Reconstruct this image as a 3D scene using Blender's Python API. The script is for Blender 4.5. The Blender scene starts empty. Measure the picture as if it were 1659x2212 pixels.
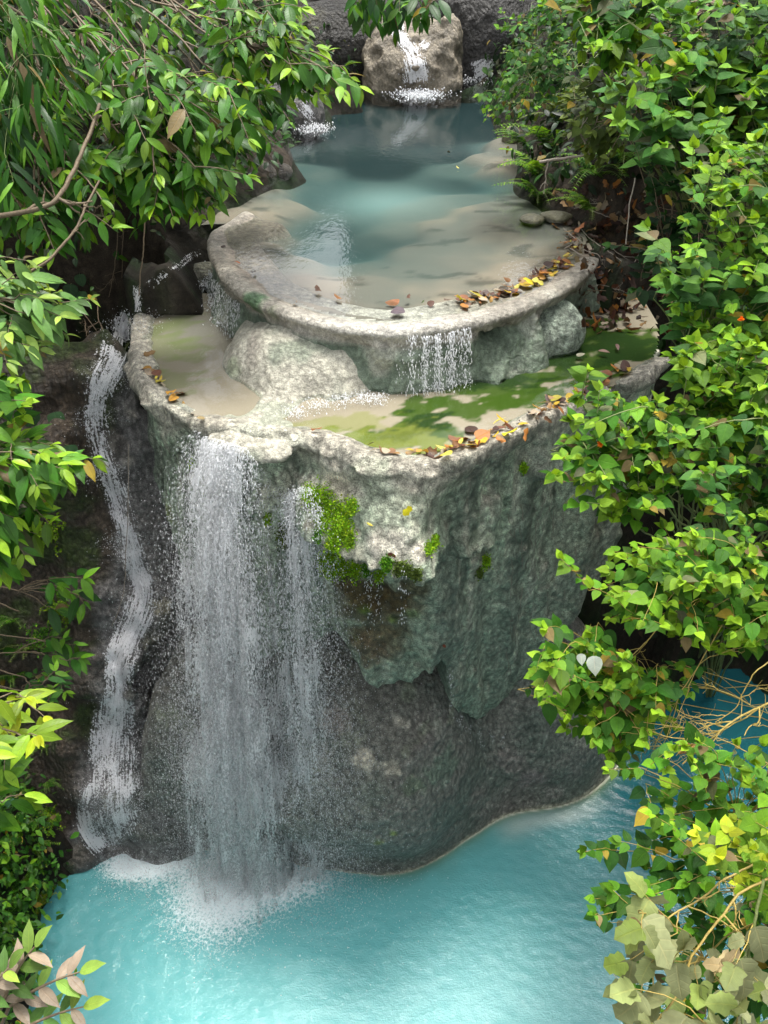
import bpy, math, numpy as np
from mathutils import Vector
from mathutils.bvhtree import BVHTree

RNG = np.random.default_rng(11)
f4 = np.float32
scene = bpy.context.scene
COL = scene.collection

# ------------------------------------------------------------------ camera
FPX, CX, CY = 1800.0, 829.5, 1106.0
PITCH = math.radians(38.0)
CAMZ = 13.8
CP, SP = math.cos(PITCH), math.sin(PITCH)
FWD = np.array([0, CP, -SP]); UPV = np.array([0, SP, CP]); RGT = np.array([1.0, 0, 0])
CAM = np.array([0, 0, CAMZ])


def ray(px, py):
    a = (np.asarray(px, float) - CX) / FPX
    b = (np.asarray(py, float) - CY) / FPX
    return a[..., None] * RGT - b[..., None] * UPV + FWD


def at_z(px, py, z):
    d = ray(px, py)
    return CAM + d * ((z - CAMZ) / d[..., 2])[..., None]


def at_d(px, py, depth):
    return CAM + ray(px, py) * np.asarray(depth, float)[..., None]


def proj(P):
    q = np.asarray(P) - CAM
    zc = q @ FWD
    return CX + FPX * (q @ RGT) / zc, CY - FPX * (q @ UPV) / zc, zc


cam_data = bpy.data.cameras.new("camera")
cam = bpy.data.objects.new("camera", cam_data)
COL.objects.link(cam)
cam.location = (0, 0, CAMZ)
cam.rotation_euler = (math.pi / 2 - PITCH, 0, 0)
cam_data.sensor_fit = 'VERTICAL'
cam_data.angle = 2 * math.atan(CY / FPX)
cam_data.clip_end = 500
scene.camera = cam

# ------------------------------------------------------------------ helpers
TAB = RNG.random((64, 64, 64)).astype(f4) * 2 - 1


def vnoise(P):
    P = np.asarray(P, f4)
    fl = np.floor(P)
    i = fl.astype(np.int32) & 63
    t = P - fl
    t = t * t * (3 - 2 * t)
    j = (i + 1) & 63
    x0, y0, z0 = i[..., 0], i[..., 1], i[..., 2]
    x1, y1, z1 = j[..., 0], j[..., 1], j[..., 2]
    tx, ty, tz = t[..., 0], t[..., 1], t[..., 2]
    c00 = TAB[x0, y0, z0] * (1 - tx) + TAB[x1, y0, z0] * tx
    c10 = TAB[x0, y1, z0] * (1 - tx) + TAB[x1, y1, z0] * tx
    c01 = TAB[x0, y0, z1] * (1 - tx) + TAB[x1, y0, z1] * tx
    c11 = TAB[x0, y1, z1] * (1 - tx) + TAB[x1, y1, z1] * tx
    a = c00 * (1 - ty) + c10 * ty
    b = c01 * (1 - ty) + c11 * ty
    return a * (1 - tz) + b * tz


def fbm(P, scale, octv=3, gain=0.5, off=0.0):
    P = np.asarray(P, f4) * f4(scale) + f4(off)
    s, a, tot = 0, 1.0, 0
    for k in range(octv):
        s = s + a * vnoise(P * f4(2 ** k) + f4(17.3 * k))
        tot += a
        a *= gain
    return s / tot


def sstep(x, a, b):
    t = np.clip((np.asarray(x) - a) / (b - a), 0, 1)
    return t * t * (3 - 2 * t)


def smin(a, b, k):
    h = np.maximum(k - np.abs(a - b), 0) / k
    return np.minimum(a, b) - h * h * k * 0.25


def smax(a, b, k):
    return -smin(-a, -b, k)


def norm(v):
    return v / np.maximum(np.linalg.norm(v, axis=-1, keepdims=True), 1e-9)


def mesh_obj(name, V, faces, mat=None, parent=None, smooth=True, cols=None, uv=None, floats=None):
    me = bpy.data.meshes.new(name)
    V = np.asarray(V, f4)
    me.vertices.add(len(V))
    me.vertices.foreach_set('co', V.ravel())
    if not isinstance(faces, (list, tuple)):
        faces = [faces]
    faces = [np.asarray(q, np.int32) for q in faces if len(q)]
    li = np.concatenate([q.ravel() for q in faces])
    st, base = [], 0
    for q in faces:
        st.append(base + np.arange(len(q)) * q.shape[1])
        base += q.size
    st = np.concatenate(st).astype(np.int32)
    me.loops.add(len(li))
    me.loops.foreach_set('vertex_index', li)
    me.polygons.add(len(st))
    me.polygons.foreach_set('loop_start', st)
    me.update(calc_edges=True)
    if smooth:
        me.polygons.foreach_set('use_smooth', np.ones(len(st), bool))
    if cols is not None:
        a = me.color_attributes.new('col', 'FLOAT_COLOR', 'POINT')
        c = np.ones((len(V), 4), f4)
        c[:, :3] = cols
        a.data.foreach_set('color', c.ravel())
    if uv is not None:
        l = me.uv_layers.new(name='uv')
        l.data.foreach_set('uv', np.asarray(uv, f4)[li].ravel())
    for k, v in (floats or {}).items():
        a = me.attributes.new(k, 'FLOAT', 'POINT')
        a.data.foreach_set('value', np.asarray(v, f4))
    me.update()
    o = bpy.data.objects.new(name, me)
    COL.objects.link(o)
    if mat:
        me.materials.append(mat)
    if parent:
        o.parent = parent
        o.matrix_parent_inverse = parent.matrix_basis.inverted()
    return o


def tag(o, label=None, cat=None, group=None, kind=None):
    if label: o['label'] = label
    if cat: o['category'] = cat
    if group: o['group'] = group
    if kind: o['kind'] = kind
    return o


def thing(name, label, cat, loc=(0, 0, 0), group=None):
    o = bpy.data.objects.new(name, None)
    COL.objects.link(o)
    o.location = Vector([float(c) for c in loc])
    o.empty_display_size = 0.1
    return tag(o, label, cat, group)


def surface_nets(fn, lo, hi, h, noise=None, band=0.4):
    lo = np.array(lo, float); hi = np.array(hi, float)
    n = np.ceil((hi - lo) / h).astype(int) + 1
    ax = [lo[k] + h * np.arange(n[k]) for k in range(3)]
    X, Y, Z = np.meshgrid(*[a.astype(f4) for a in ax], indexing='ij')
    Fd = fn(X, Y, Z).astype(f4)
    if noise is not None:
        m = np.abs(Fd) < band
        P = np.stack([X[m], Y[m], Z[m]], -1)
        Fd[m] += noise(P)
    del X, Y, Z
    S = Fd < 0
    nx, ny, nz = n - 1
    cnt = np.zeros((nx, ny, nz), np.int8)
    for a in (0, 1):
        for b in (0, 1):
            for c in (0, 1):
                cnt += S[a:nx + a, b:ny + b, c:nz + c]
    act = np.argwhere((cnt > 0) & (cnt < 8))
    idx = np.full((nx, ny, nz), -1, np.int32)
    idx[act[:, 0], act[:, 1], act[:, 2]] = np.arange(len(act))
    acc = np.zeros((len(act), 3)); num = np.zeros(len(act))
    cor = [(a, b, c) for a in (0, 1) for b in (0, 1) for c in (0, 1)]
    for p in cor:
        for k in range(3):
            if p[k]: continue
            q = list(p); q[k] = 1
            fp = Fd[act[:, 0] + p[0], act[:, 1] + p[1], act[:, 2] + p[2]]
            fq = Fd[act[:, 0] + q[0], act[:, 1] + q[1], act[:, 2] + q[2]]
            cr = (fp < 0) != (fq < 0)
            t = fp / np.where(cr, fp - fq, 1)
            pt = np.tile(np.array(p, float), (len(act), 1)); pt[:, k] = t
            acc[cr] += pt[cr]; num[cr] += 1
    V = lo + h * (act + acc / num[:, None])
    quads = []
    for k in range(3):
        u, v = [(1, 2), (2, 0), (0, 1)][k]
        sl0 = [slice(1, n[i] - 1) for i in range(3)]; sl1 = list(sl0)
        sl0[k] = slice(0, n[k] - 1); sl1[k] = slice(1, n[k])
        a, b = S[tuple(sl0)], S[tuple(sl1)]
        off = np.ones(3, int); off[k] = 0
        for flip in (0, 1):
            e = np.argwhere((a & ~b) if not flip else (~a & b)) + off
            if not len(e): continue
            du = np.zeros(3, int); du[u] = 1
            dv = np.zeros(3, int); dv[v] = 1
            cs = [e - du - dv, e - dv, e, e - du]
            q = np.stack([idx[c[:, 0], c[:, 1], c[:, 2]] for c in cs], 1)
            if flip: q = q[:, ::-1]
            quads.append(q)
    Q = np.concatenate(quads)
    Q = Q[(Q >= 0).all(1)]
    return V, Q


def vnormals(V, Q):
    nrm = np.zeros_like(V)
    a, b, c, d = (V[Q[:, i]] for i in range(4))
    fn = np.cross(c - a, d - b)
    for i in range(4):
        np.add.at(nrm, Q[:, i], fn)
    return norm(nrm)


def polar_table(pts, cx, cy, extra=()):
    pts = np.array(pts)
    dx, dy = pts[:, 0] - cx, pts[:, 1] - cy
    ph = np.degrees(np.arctan2(dx, -dy)); r = np.hypot(dx, dy)
    ph = np.concatenate([ph, [e[0] for e in extra]]); r = np.concatenate([r, [e[1] for e in extra]])
    o = np.argsort(ph)
    ph, r = ph[o], r[o]
    g = np.arange(-180, 180, 1.0)
    rr = np.interp(g, ph, r, period=360)
    k = np.ones(7) / 7
    rr = np.convolve(np.concatenate([rr[-3:], rr, rr[:3]]), k, 'valid')
    return lambda p: np.interp(p, g, rr, period=360).astype(f4)


def px_pts(lst, z):
    a = np.array(lst, float)
    return at_z(a[:, 0], a[:, 1], z)[:, :2]


def seg_dist(X, Y, poly, closed=True):
    P = np.array(poly, float)
    n = len(P)
    best = np.full(X.shape, 1e9)
    for i in range(n if closed else n - 1):
        a, b = P[i], P[(i + 1) % n]
        d = b - a
        L = d @ d + 1e-12
        t = np.clip(((X - a[0]) * d[0] + (Y - a[1]) * d[1]) / L, 0, 1)
        best = np.minimum(best, np.hypot(X - a[0] - t * d[0], Y - a[1] - t * d[1]))
    return best


def inside(X, Y, poly):
    P = np.array(poly, float)
    res = np.zeros(np.shape(X), bool)
    n = len(P)
    for i in range(n):
        x1, y1 = P[i]; x2, y2 = P[(i + 1) % n]
        c = ((y1 > Y) != (y2 > Y)) & (X < (x2 - x1) * (Y - y1) / (y2 - y1 + 1e-12) + x1)
        res ^= c
    return res


# ------------------------------------------------------------------ material kit
class NT:
    def __init__(self, name):
        self.m = bpy.data.materials.new(name)
        self.m.use_nodes = True
        self.t = self.m.node_tree
        self.t.nodes.clear()
        self.out = self.t.nodes.new('ShaderNodeOutputMaterial')

    def n(self, typ, **kw):
        nd = self.t.nodes.new('ShaderNode' + typ)
        for k, v in kw.items():
            if k.startswith('i_'):
                key = k[2:]
                key = int(key) if key.isdigit() else key.replace('_', ' ')
                if hasattr(v, 'is_linked') or isinstance(v, bpy.types.NodeSocket):
                    self.t.links.new(v, nd.inputs[key])
                else:
                    nd.inputs[key].default_value = v
            else:
                setattr(nd, k, v)
        return nd

    def math(self, op, a, b=None, c=None, clamp=False):
        nd = self.t.nodes.new('ShaderNodeMath')
        nd.operation = op; nd.use_clamp = clamp
        for i, v in enumerate((a, b, c)):
            if v is None: continue
            if isinstance(v, bpy.types.NodeSocket): self.t.links.new(v, nd.inputs[i])
            else: nd.inputs[i].default_value = v
        return nd.outputs[0]

    def mix(self, fac, a, b, blend='MIX'):
        nd = self.t.nodes.new('ShaderNodeMix')
        nd.data_type = 'RGBA'; nd.blend_type = blend
        for i, v in ((0, fac), (6, a), (7, b)):
            if isinstance(v, bpy.types.NodeSocket): self.t.links.new(v, nd.inputs[i])
            else: nd.inputs[i].default_value = (*v, 1) if isinstance(v, tuple) and len(v) == 3 else v
        return nd.outputs[2]

    def ramp(self, fac, stops):
        nd = self.t.nodes.new('ShaderNodeValToRGB')
        self.t.links.new(fac, nd.inputs[0])
        el = nd.color_ramp.elements
        while len(el) < len(stops): el.new(0.5)
        for e, (p, c) in zip(el, stops):
            e.position = p
            e.color = (*c, 1) if isinstance(c, tuple) else (c, c, c, 1)
        return nd.outputs[0]

    def noise(self, vec, scale, detail=3, rough=0.55, dist=0.0):
        nd = self.n('TexNoise', i_Scale=scale, i_Detail=detail, i_Roughness=rough, i_Distortion=dist)
        if vec is not None: self.t.links.new(vec, nd.inputs['Vector'])
        return nd.outputs[0]

    def pos(self, scale=None):
        g = self.n('NewGeometry').outputs['Position']
        if scale is None: return g
        return self.n('VectorMath', operation='MULTIPLY', i_0=g, i_1=scale).outputs[0]

    def bump(self, h, strength, dist, nrm=None):
        nd = self.n('Bump', i_Strength=strength, i_Distance=dist)
        self.t.links.new(h, nd.inputs['Height'])
        if nrm is not None: self.t.links.new(nrm, nd.inputs['Normal'])
        return nd.outputs[0]

    def done(self, shader):
        self.t.links.new(shader, self.out.inputs[0])
        return self.m


def rock_material(name, rough=0.6, bump=0.6, pebble=14.0, spec=0.5, fine=0.35, bd=0.06):
    k = NT(name)
    col = k.n('Attribute', attribute_name='col').outputs['Color']
    p = k.pos()
    n1 = k.noise(p, 9, 5, 0.65)
    n2 = k.noise(p, 58, 4, 0.75)
    wp = k.n('VectorMath', operation='ADD', i_0=p, i_1=k.n('VectorMath', operation='SCALE', i_0=k.n('TexNoise', i_Scale=6.0, i_Detail=2.0).outputs['Color'], i_Scale=0.12).outputs[0]).outputs[0]
    vz = k.n('VectorMath', operation='MULTIPLY', i_0=wp, i_1=(1, 1, 0.65)).outputs[0]
    vo = k.n('TexVoronoi', i_Scale=pebble, i_Randomness=1.0); k.t.links.new(vz, vo.inputs['Vector'])
    v = vo.outputs['Distance']
    c = k.mix(fine, col, k.mix(1.0, col, k.ramp(n1, [(0.25, 0.35), (0.75, 1.75)]), 'MULTIPLY'))
    c = k.mix(fine, c, k.mix(1.0, c, k.ramp(n2, [(0.32, 0.25), (0.68, 1.8)]), 'MULTIPLY'))
    c = k.mix(fine * .8, c, k.mix(1.0, c, k.ramp(v, [(0.1, 1.25), (0.75, 0.45)]), 'MULTIPLY'))
    h = k.math('ADD', k.math('MULTIPLY', v, -0.5), k.math('MULTIPLY', n1, 0.9))
    h = k.math('ADD', h, k.math('MULTIPLY', n2, 0.35))
    bn = k.bump(h, bump, bd)
    rr = k.math('MULTIPLY_ADD', n1, 0.35, rough - 0.17)
    b = k.n('BsdfPrincipled', i_Base_Color=c, i_Roughness=rr, i_Normal=bn)
    b.inputs['Specular IOR Level'].default_value = spec
    return k.done(b.outputs[0])


def simple_mat(name, rgb, rough=0.6, var=0.3, scale=20, bump=0.2):
    k = NT(name)
    n = k.noise(k.pos(), scale, 4, 0.6)
    c = k.mix(var, (*rgb, 1), k.mix(1.0, (*rgb, 1), k.ramp(n, [(0.3, 0.3), (0.7, 1.7)]), 'MULTIPLY'))
    b = k.n('BsdfPrincipled', i_Base_Color=c, i_Roughness=rough, i_Normal=k.bump(n, bump, 0.02))
    return k.done(b.outputs[0])
# ------------------------------------------------------------------ levels and plans
ZL, ZM, ZU = 0.0, 8.55, 9.3          # lower pool, terrace rim, upper rim
CM = (0.2, 11.0); CU = (0.3, 12.2)

mid_px = [(305, 640), (285, 700), (280, 740), (290, 785), (302, 830), (335, 868), (380, 893), (440, 912), (500, 928), (560, 935),
          (640, 930), (700, 952), (760, 975), (820, 992), (880, 1000), (940, 1000), (1000, 992), (1060, 965), (1120, 935),
          (1180, 905), (1240, 876), (1290, 856), (1340, 838), (1390, 812), (1440, 775)]
up_px = [(452, 490), (448, 525), (460, 562), (490, 607), (530, 637), (580, 662), (640, 682), (700, 699), (760, 709), (830, 715),
         (880, 714), (930, 708), (1000, 697), (1080, 680), (1150, 656), (1210, 628), (1262, 592), (1300, 553), (1314, 522)]
base_px = [(330, 1836), (390, 1826), (430, 1830), (480, 1843), (560, 1849), (620, 1858), (700, 1874), (760, 1882), (830, 1887), (880, 1881),
           (940, 1855), (1000, 1815), (1060, 1776), (1100, 1757), (1150, 1748), (1210, 1742), (1260, 1722), (1300, 1692),
           (1335, 1650), (1356, 1605)]
RM = polar_table(px_pts(mid_px, ZM), *CM, extra=[(125, 4.4), (150, 3.8), (180, 3.4), (-120, 3.5), (-150, 3.3)])
RU = polar_table(px_pts(up_px, ZU), *CU, extra=[(115, 3.3), (150, 3.4), (180, 3.4), (-150, 3.3), (-115, 3.0)])
RB = polar_table(px_pts(base_px, ZL), *CM, extra=[(95, 4.2), (130, 3.0), (180, 2.6), (-95, 3.6), (-130, 3.2)])


def polar(X, Y, c):
    dx, dy = X - f4(c[0]), Y - f4(c[1])
    return np.hypot(dx, dy), np.degrees(np.arctan2(dx, -dy))


def march_phi(px, py, back=0.1):
    d = ray(px, py)
    t = np.linspace(4, 30, 2600)
    P = CAM + t[:, None] * d
    r, ph = polar(P[:, 0], P[:, 1], CM)
    ok = (r < RM(ph) - back) & (P[:, 2] < ZM - 0.1)
    if not ok.any(): return None
    i = np.argmax(ok)
    return ph[i], P[i, 2]


zb_px = [(440, 1300), (480, 1340), (520, 1375), (580, 1395), (640, 1400), (690, 1398), (712, 1392), (735, 1405), (752, 1428), (772, 1452),
         (790, 1480), (815, 1494), (845, 1502), (878, 1506), (905, 1492), (922, 1476), (945, 1462), (960, 1456), (971, 1458), (974, 1500),
         (985, 1550), (1003, 1570), (1022, 1581), (1062, 1580), (1088, 1589), (1108, 1577), (1122, 1556)]
zt = [march_phi(*p) for p in zb_px]
zt = np.array(sorted([q for q in zt if q is not None]))
zt = np.concatenate([[[-120, 5.8], [-80, 5.6]], zt, [[zt[-1, 0] + 6, zt[-1, 1] + 0.5], [zt[-1, 0] + 16, 4.4], [95, 5.2], [130, 5.6]]])
ZB = lambda p: np.interp(p, zt[:, 0], zt[:, 1]).astype(f4)


def ledge_from_px(xl, xr, ytop, ybot, A):
    a = march_phi(xl, ybot); b = march_phi(xr, ybot); c = march_phi((xl + xr) / 2, ytop); d = march_phi((xl + xr) / 2, ybot, -A * 0.8)
    return ((a[0] + b[0]) / 2, (b[0] - a[0]) / 2, c[1], d[1], A)


LEDGES = [ledge_from_px(672, 955, 1010, 1238, 0.72), ledge_from_px(1005, 1078, 1090, 1228, 0.24),
          ledge_from_px(1120, 1215, 930, 1062, 0.22), ledge_from_px(420, 475, 985, 1085, 0.16),
          ledge_from_px(548, 605, 1020, 1130, 0.14), ledge_from_px(350, 420, 905, 1010, 0.12)]
PROF_Z = np.array([2.0, 3.0, 4.0, 5.0, 6.0, 7.0, 7.8, 8.15, 8.38, 8.6])
PROF_R = np.array([-.75, -.5, -.25, -.16, -.12, -.12, -.2, -.2, -.04, 0.0])


def curtain_f(X, Y, Z):
    r, ph = polar(X, Y, CM)
    R = RM(ph) + np.interp(Z, PROF_Z, PROF_R).astype(f4)
    dep = np.clip((8.3 - Z) / 1.2, 0, 1)
    R += 0.20 * dep * vnoise(np.stack([ph / 12.0, Z * 0.35, Z * 0 + 3.3], -1))
    R += 0.09 * dep * vnoise(np.stack([ph / 4.5 + 0.8 * Z, Z * 0.6, Z * 0 + 9.1], -1))
    pj = np.stack([ph / 3.5, Z * 0, Z * 0 + 5.5], -1)
    jag = vnoise(pj) * 0.16 + vnoise(pj * 3.1) * 0.07
    for (p0, w, z0, z1, A) in LEDGES:
        t = np.clip((z0 - Z) / (z0 - z1), 0, 1.15)
        ww = sstep(w * 1.18 - np.abs(ph - p0 + 5 * vnoise(np.stack([Z * 1.4, Z * 0 + p0, ph * 0], -1))), 0, w * 0.55)
        R += np.where(Z > z1 + jag * 0.8, A * ww * t ** 0.7, 0)
    f = r - R
    inner = RM(ph) - r
    ztop = ZM - 0.05 * sstep(inner, 0.02, 0.22) - 0.28 * sstep(inner, 0.24, 0.5) + 0.02 * vnoise(np.stack([ph / 3, r * 0, r * 0], -1))
    ztop -= 0.30 * sstep(ph, 70, 84) + 0.3 * sstep(-ph, 104, 116)
    f = smax(f, Z - ztop, 0.12)
    f = smax(f, ZB(ph) + jag * 0.6 - Z, 0.10)
    return f


def curtain_noise(P):
    crust = 0.5 + 0.9 * np.exp(-((P[:, 2] - 8.45) / 0.25) ** 2)
    top = sstep(P[:, 2], 8.5, 8.42)
    return (-(0.14 * fbm(P, 1.1, 2) + 0.10 * fbm(P, 3.2, 3, off=5) * crust + 0.06 * (1 - 2 * np.abs(fbm(P * np.array([1, 1, .45], f4), 4.0, 2, off=25)))) - 0.035 * fbm(P, 10, 2, off=9)).astype(f4) * (0.35 + 0.65 * top)


CURT = surface_nets(curtain_f, (-4.5, 6.7, 2.3), (5.4, 13.6, 8.9), 0.045, curtain_noise)


def base_f(X, Y, Z):
    r, ph = polar(X, Y, CM)
    R = RB(ph) + np.interp(Z, [-1, 0, 1.5, 3, 3.7, 4.3, 5, 6, 7], [.1, 0, -.1, -.5, -.95, -1.6, -2.2, -2.7, -3.2]).astype(f4)
    R += 0.8 * (sstep(ph, 12, 45) * np.interp(Z, [0, 1.0, 2.2, 3.2, 4.5], [0, -.12, -.5, -.95, -1.3])).astype(f4)
    R += 0.60 * np.exp(-((ph + 27) / 23) ** 2) * np.exp(-((Z - 2.2) / 1.25) ** 2)
    R += 0.30 * np.exp(-((ph - 5) / 22) ** 2) * np.exp(-((Z - 1.9) / 1.2) ** 2)
    return (r - R) * 0.9


def base_noise(P):
    lo = sstep(P[:, 2], -0.1, 0.7)
    return (-(0.13 * fbm(P, 0.8, 2, off=31) + 0.05 * fbm(P, 3.2, 3, off=2)) * lo - 0.015 * fbm(P, 12, 2)).astype(f4)


BASE = surface_nets(base_f, (-4.6, 6.7, -0.6), (5.2, 13.6, 6.6), 0.05, base_noise)


def upper_f(X, Y, Z):
    r, ph = polar(X, Y, CU)
    R = RU(ph) + np.interp(Z, [8.2, 8.6, 8.85, 9.02, 9.14, 9.22, 9.4], [.10, .05, -.04, -.10, -.05, .02, 0]).astype(f4)
    # scalloped lumps under the rim, chiefly towards the right
    side = sstep(ph, 5, 25)
    R += np.where(Z < 9.04 + 0.07 * vnoise(np.stack([ph / 5, ph * 0, ph * 0], -1)), (0.08 + 0.20 * side) * vnoise(np.stack([ph / 8, Z * 1.3, ph * 0 + 7], -1)), 0)
    inner = RU(ph) - r
    ztop = ZU - 0.055 * sstep(inner, 0.10, 0.45) - 0.45 * sstep(inner, 0.75, 1.2)
    ztop -= 0.75 * sstep(ph, 81, 97) + 0.75 * sstep(-ph, 120, 134)
    return smax(r - R, Z - ztop, 0.15)


def upper_noise(P):
    lo = sstep(P[:, 2], 9.25, 9.0)
    return (-(0.03 * fbm(P, 1.6, 2, off=3) + lo * (0.11 * fbm(P, 3.0, 3, off=8) + 0.04 * fbm(P, 9, 2, off=1))) - 0.008 * fbm(P, 12, 2)).astype(f4)


UPPER = surface_nets(upper_f, (-3.4, 8.6, 8.0), (4.4, 15.4, 9.6), 0.04, upper_noise)


def ell(X, Y, Z, c, s):
    q = np.sqrt(((X - c[0]) / s[0]) ** 2 + ((Y - c[1]) / s[1]) ** 2 + ((Z - c[2]) / s[2]) ** 2)
    return (q - 1) * min(s)


def px_at(px, py, z):
    return at_z(np.array(px, float), np.array(py, float), z)


m0 = px_at(690, 800, ZM)          # middle of the flowstone fan on the terrace plane
mL = px_at(530, 800, ZM); mS = px_at(590, 905, ZM)


def mound_f(X, Y, Z):
    f = ell(X, Y, Z, (m0[0], m0[1] + 0.72, 8.30), (1.40, 1.35, 0.86))
    f = smin(f, ell(X, Y, Z, (mL[0] + 0.42, mL[1] + 0.25, 8.38), (0.55, 0.65, 0.42)), 0.3)
    f = smin(f, ell(X, Y, Z, (mS[0], mS[1] - 0.05, 8.36), (0.58, 0.62, 0.15)), 0.3)
    return f


def mound_noise(P):
    return (-(0.08 * fbm(P * np.array([1.6, .7, .7], f4), 1.5, 2, off=13) + 0.022 * fbm(P, 6, 3, off=4))).astype(f4)


MOUND = surface_nets(mound_f, (m0[0] - 2.6, 6.8, 7.8), (m0[0] + 2.2, 11.2, 9.6), 0.04, mound_noise)
r0 = px_at(1108, 768, ZM)
RLUMP = surface_nets(lambda X, Y, Z: smin(ell(X, Y, Z, (r0[0], r0[1] + 0.30, 8.56), (0.62, 0.42, 0.36)),
                                          ell(X, Y, Z, (r0[0] + 0.60, r0[1] + 0.50, 8.72), (0.40, 0.36, 0.36)), 0.2),
                     (r0[0] - 1, r0[1] - .8, 8), (r0[0] + 1.3, r0[1] + 1, 9.2), 0.035,
                     lambda P: (-(0.13 * fbm(P, 2.6, 3, off=6))).astype(f4))

sm1 = px_at(398, 596, ZM); sm2 = px_at(398, 540, 8.8)
SIDE = surface_nets(lambda X, Y, Z: smin(ell(X, Y, Z, (sm1[0], sm1[1] + .1, 8.50), (0.62, 0.30, 0.24)), ell(X, Y, Z, (sm2[0], sm2[1] + .35, 8.75), (0.55, 0.45, 0.62)), 0.15),
                    (sm1[0] - 1.2, sm1[1] - .8, 7.9), (sm1[0] + 1.2, sm2[1] + 1.2, 9.8), 0.035,
                    lambda P: (-(0.07 * fbm(P, 2.2, 3, off=16) + 0.02 * fbm(P, 8, 2))).astype(f4))

# cliff that carries the left cascade
c0 = px_at(270, 1850, 0.0); c1 = px_at(290, 672, 8.7)
cslope = (c1[2] - c0[2]) / (c1[1] - c0[1])


def cliff_plane(X, Y, Z):
    yy = Y - 0.12 * (X + 4.2)
    zl = np.minimum((yy - c0[1] + 0.12 * (c0[0] + 4.2)) * cslope, 8.50 + (yy - c1[1]) * 0.28)
    ledge = 0.45 * sstep(Z, 0.3, 3.0) - 0.55 * sstep(Z, 4.2, 6.2)
    return (Z - zl) / math.sqrt(1 + cslope ** 2) + ledge * 0.5


def plane_hit(px, py):
    d = ray(float(px), float(py)); t = np.linspace(6, 22, 1600)
    P = CAM + t[:, None] * d
    v = cliff_plane(P[:, 0], P[:, 1], P[:, 2]) < 0
    return P[np.argmax(v)] if v.any() else P[-1]


CLIFF_BLOBS = [(350, 1560, -.25, (0.50, 0.55, 1.7)), (370, 1760, -.3, (0.55, 0.55, 0.9)), (200, 800, -.1, (0.38, 0.42, 0.30)),
               (205, 1440, -.1, (0.30, 0.42, 0.52)), (250, 1700, -.3, (0.50, 0.55, 0.7)), (170, 1840, -.1, (0.34, 0.36, 0.42)),
               (165, 1620, -.2, (0.35, 0.4, 0.7)), (205, 1270, -.2, (0.28, 0.4, 0.45)), (345, 1290, -.25, (0.32, 0.38, 0.45)),
               (150, 1000, -.1, (0.35, 0.45, 0.6))]
CLIFF_CUTS = [(200, 1040, .25, (0.22, 0.4, 0.7)), (160, 700, .2, (0.40, 0.5, 0.35)), (330, 1480, .32, (0.16, 0.3, 0.9))]


def place(q):
    p = plane_hit(q[0], q[1])
    return p - norm(ray(float(q[0]), float(q[1]))) * q[2], q[3]


BLOBS3 = [place(q) for q in CLIFF_BLOBS]; CUTS3 = [place(q) for q in CLIFF_CUTS]


def cliff_f(X, Y, Z):
    f = cliff_plane(X, Y, Z)
    f = smax(f, X + 2.75 + 0.95 * sstep(Z, 6.4, 7.8) * (1 - sstep(Y, 11.4, 12.3)), 0.25)
    f = smax(f, (Y - 11.75 + 0.7 * sstep(X, -4.3, -3.7)), 0.5)
    for c, s in BLOBS3:
        f = smin(f, ell(X, Y, Z, c, s), 0.45)
    for c, s in CUTS3:
        f = smax(f, -ell(X, Y, Z, c, s), 0.3)
    return f


def cliff_noise(P):
    return (-(0.16 * fbm(P, 0.8, 2, off=41) + 0.13 * fbm(P, 2.2, 3, off=14)) - 0.018 * fbm(P, 9, 2)).astype(f4)


CLIFF = surface_nets(cliff_f, (-7.2, 6.0, -0.6), (-2.3, 13.6, 10.2), 0.05, cliff_noise)

# ------------------------------------------------------------------ terrain: ravine sides and stream bed
lp_left = px_pts([(75, 2212), (80, 2060), (95, 1960), (130, 1905), (205, 1868), (262, 1856)], 0.0)
LP = [(-4.9, -7), (-5.0, 2.0)] + [tuple(p) for p in lp_left[:-1]] + [(-5.9, 8.6), (-5.5, 9.8), (-4.9, 11.0), (-3.2, 11.5), (-1, 11.6), (2.6, 11.6), (4.4, 11.8), (5.6, 12.3)] + \
     [tuple(p) for p in px_pts([(1440, 1512), (1525, 1452), (1600, 1440), (1659, 1500)], 0.0)] + \
     [(8.6, 10.6), (8.2, 8.8), (6.8, 6.4), (5.7, 4.4), (5.2, 2.0), (5.2, -7)]
uc_l = px_pts([(352, 560), (352, 492), (440, 462), (520, 410), (600, 372), (632, 352), (606, 312), (596, 280), (640, 262), (692, 236), (690, 206), (760, 203)], ZU)
uc_r = px_pts([(1010, 182), (1062, 168), (1080, 200), (1100, 250), (1112, 290), (1125, 335), (1142, 400), (1190, 440), (1268, 482), (1325, 525)], ZU)
uc_m = px_pts([(1332, 648), (1400, 668), (1482, 692)], ZM)
UC = [tuple(p) for p in px_pts([(262, 690), (300, 640)], ZM)] + [tuple(p) for p in uc_l] + [(-1.0, 25), (-1.6, 34), (5.2, 34), (4.0, 25)] + [tuple(p) for p in uc_r] + [tuple(p) for p in uc_m] + \
     [(5.2, 9.5), (3.5, 8), (0, 8), (-3, 9)]


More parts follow.
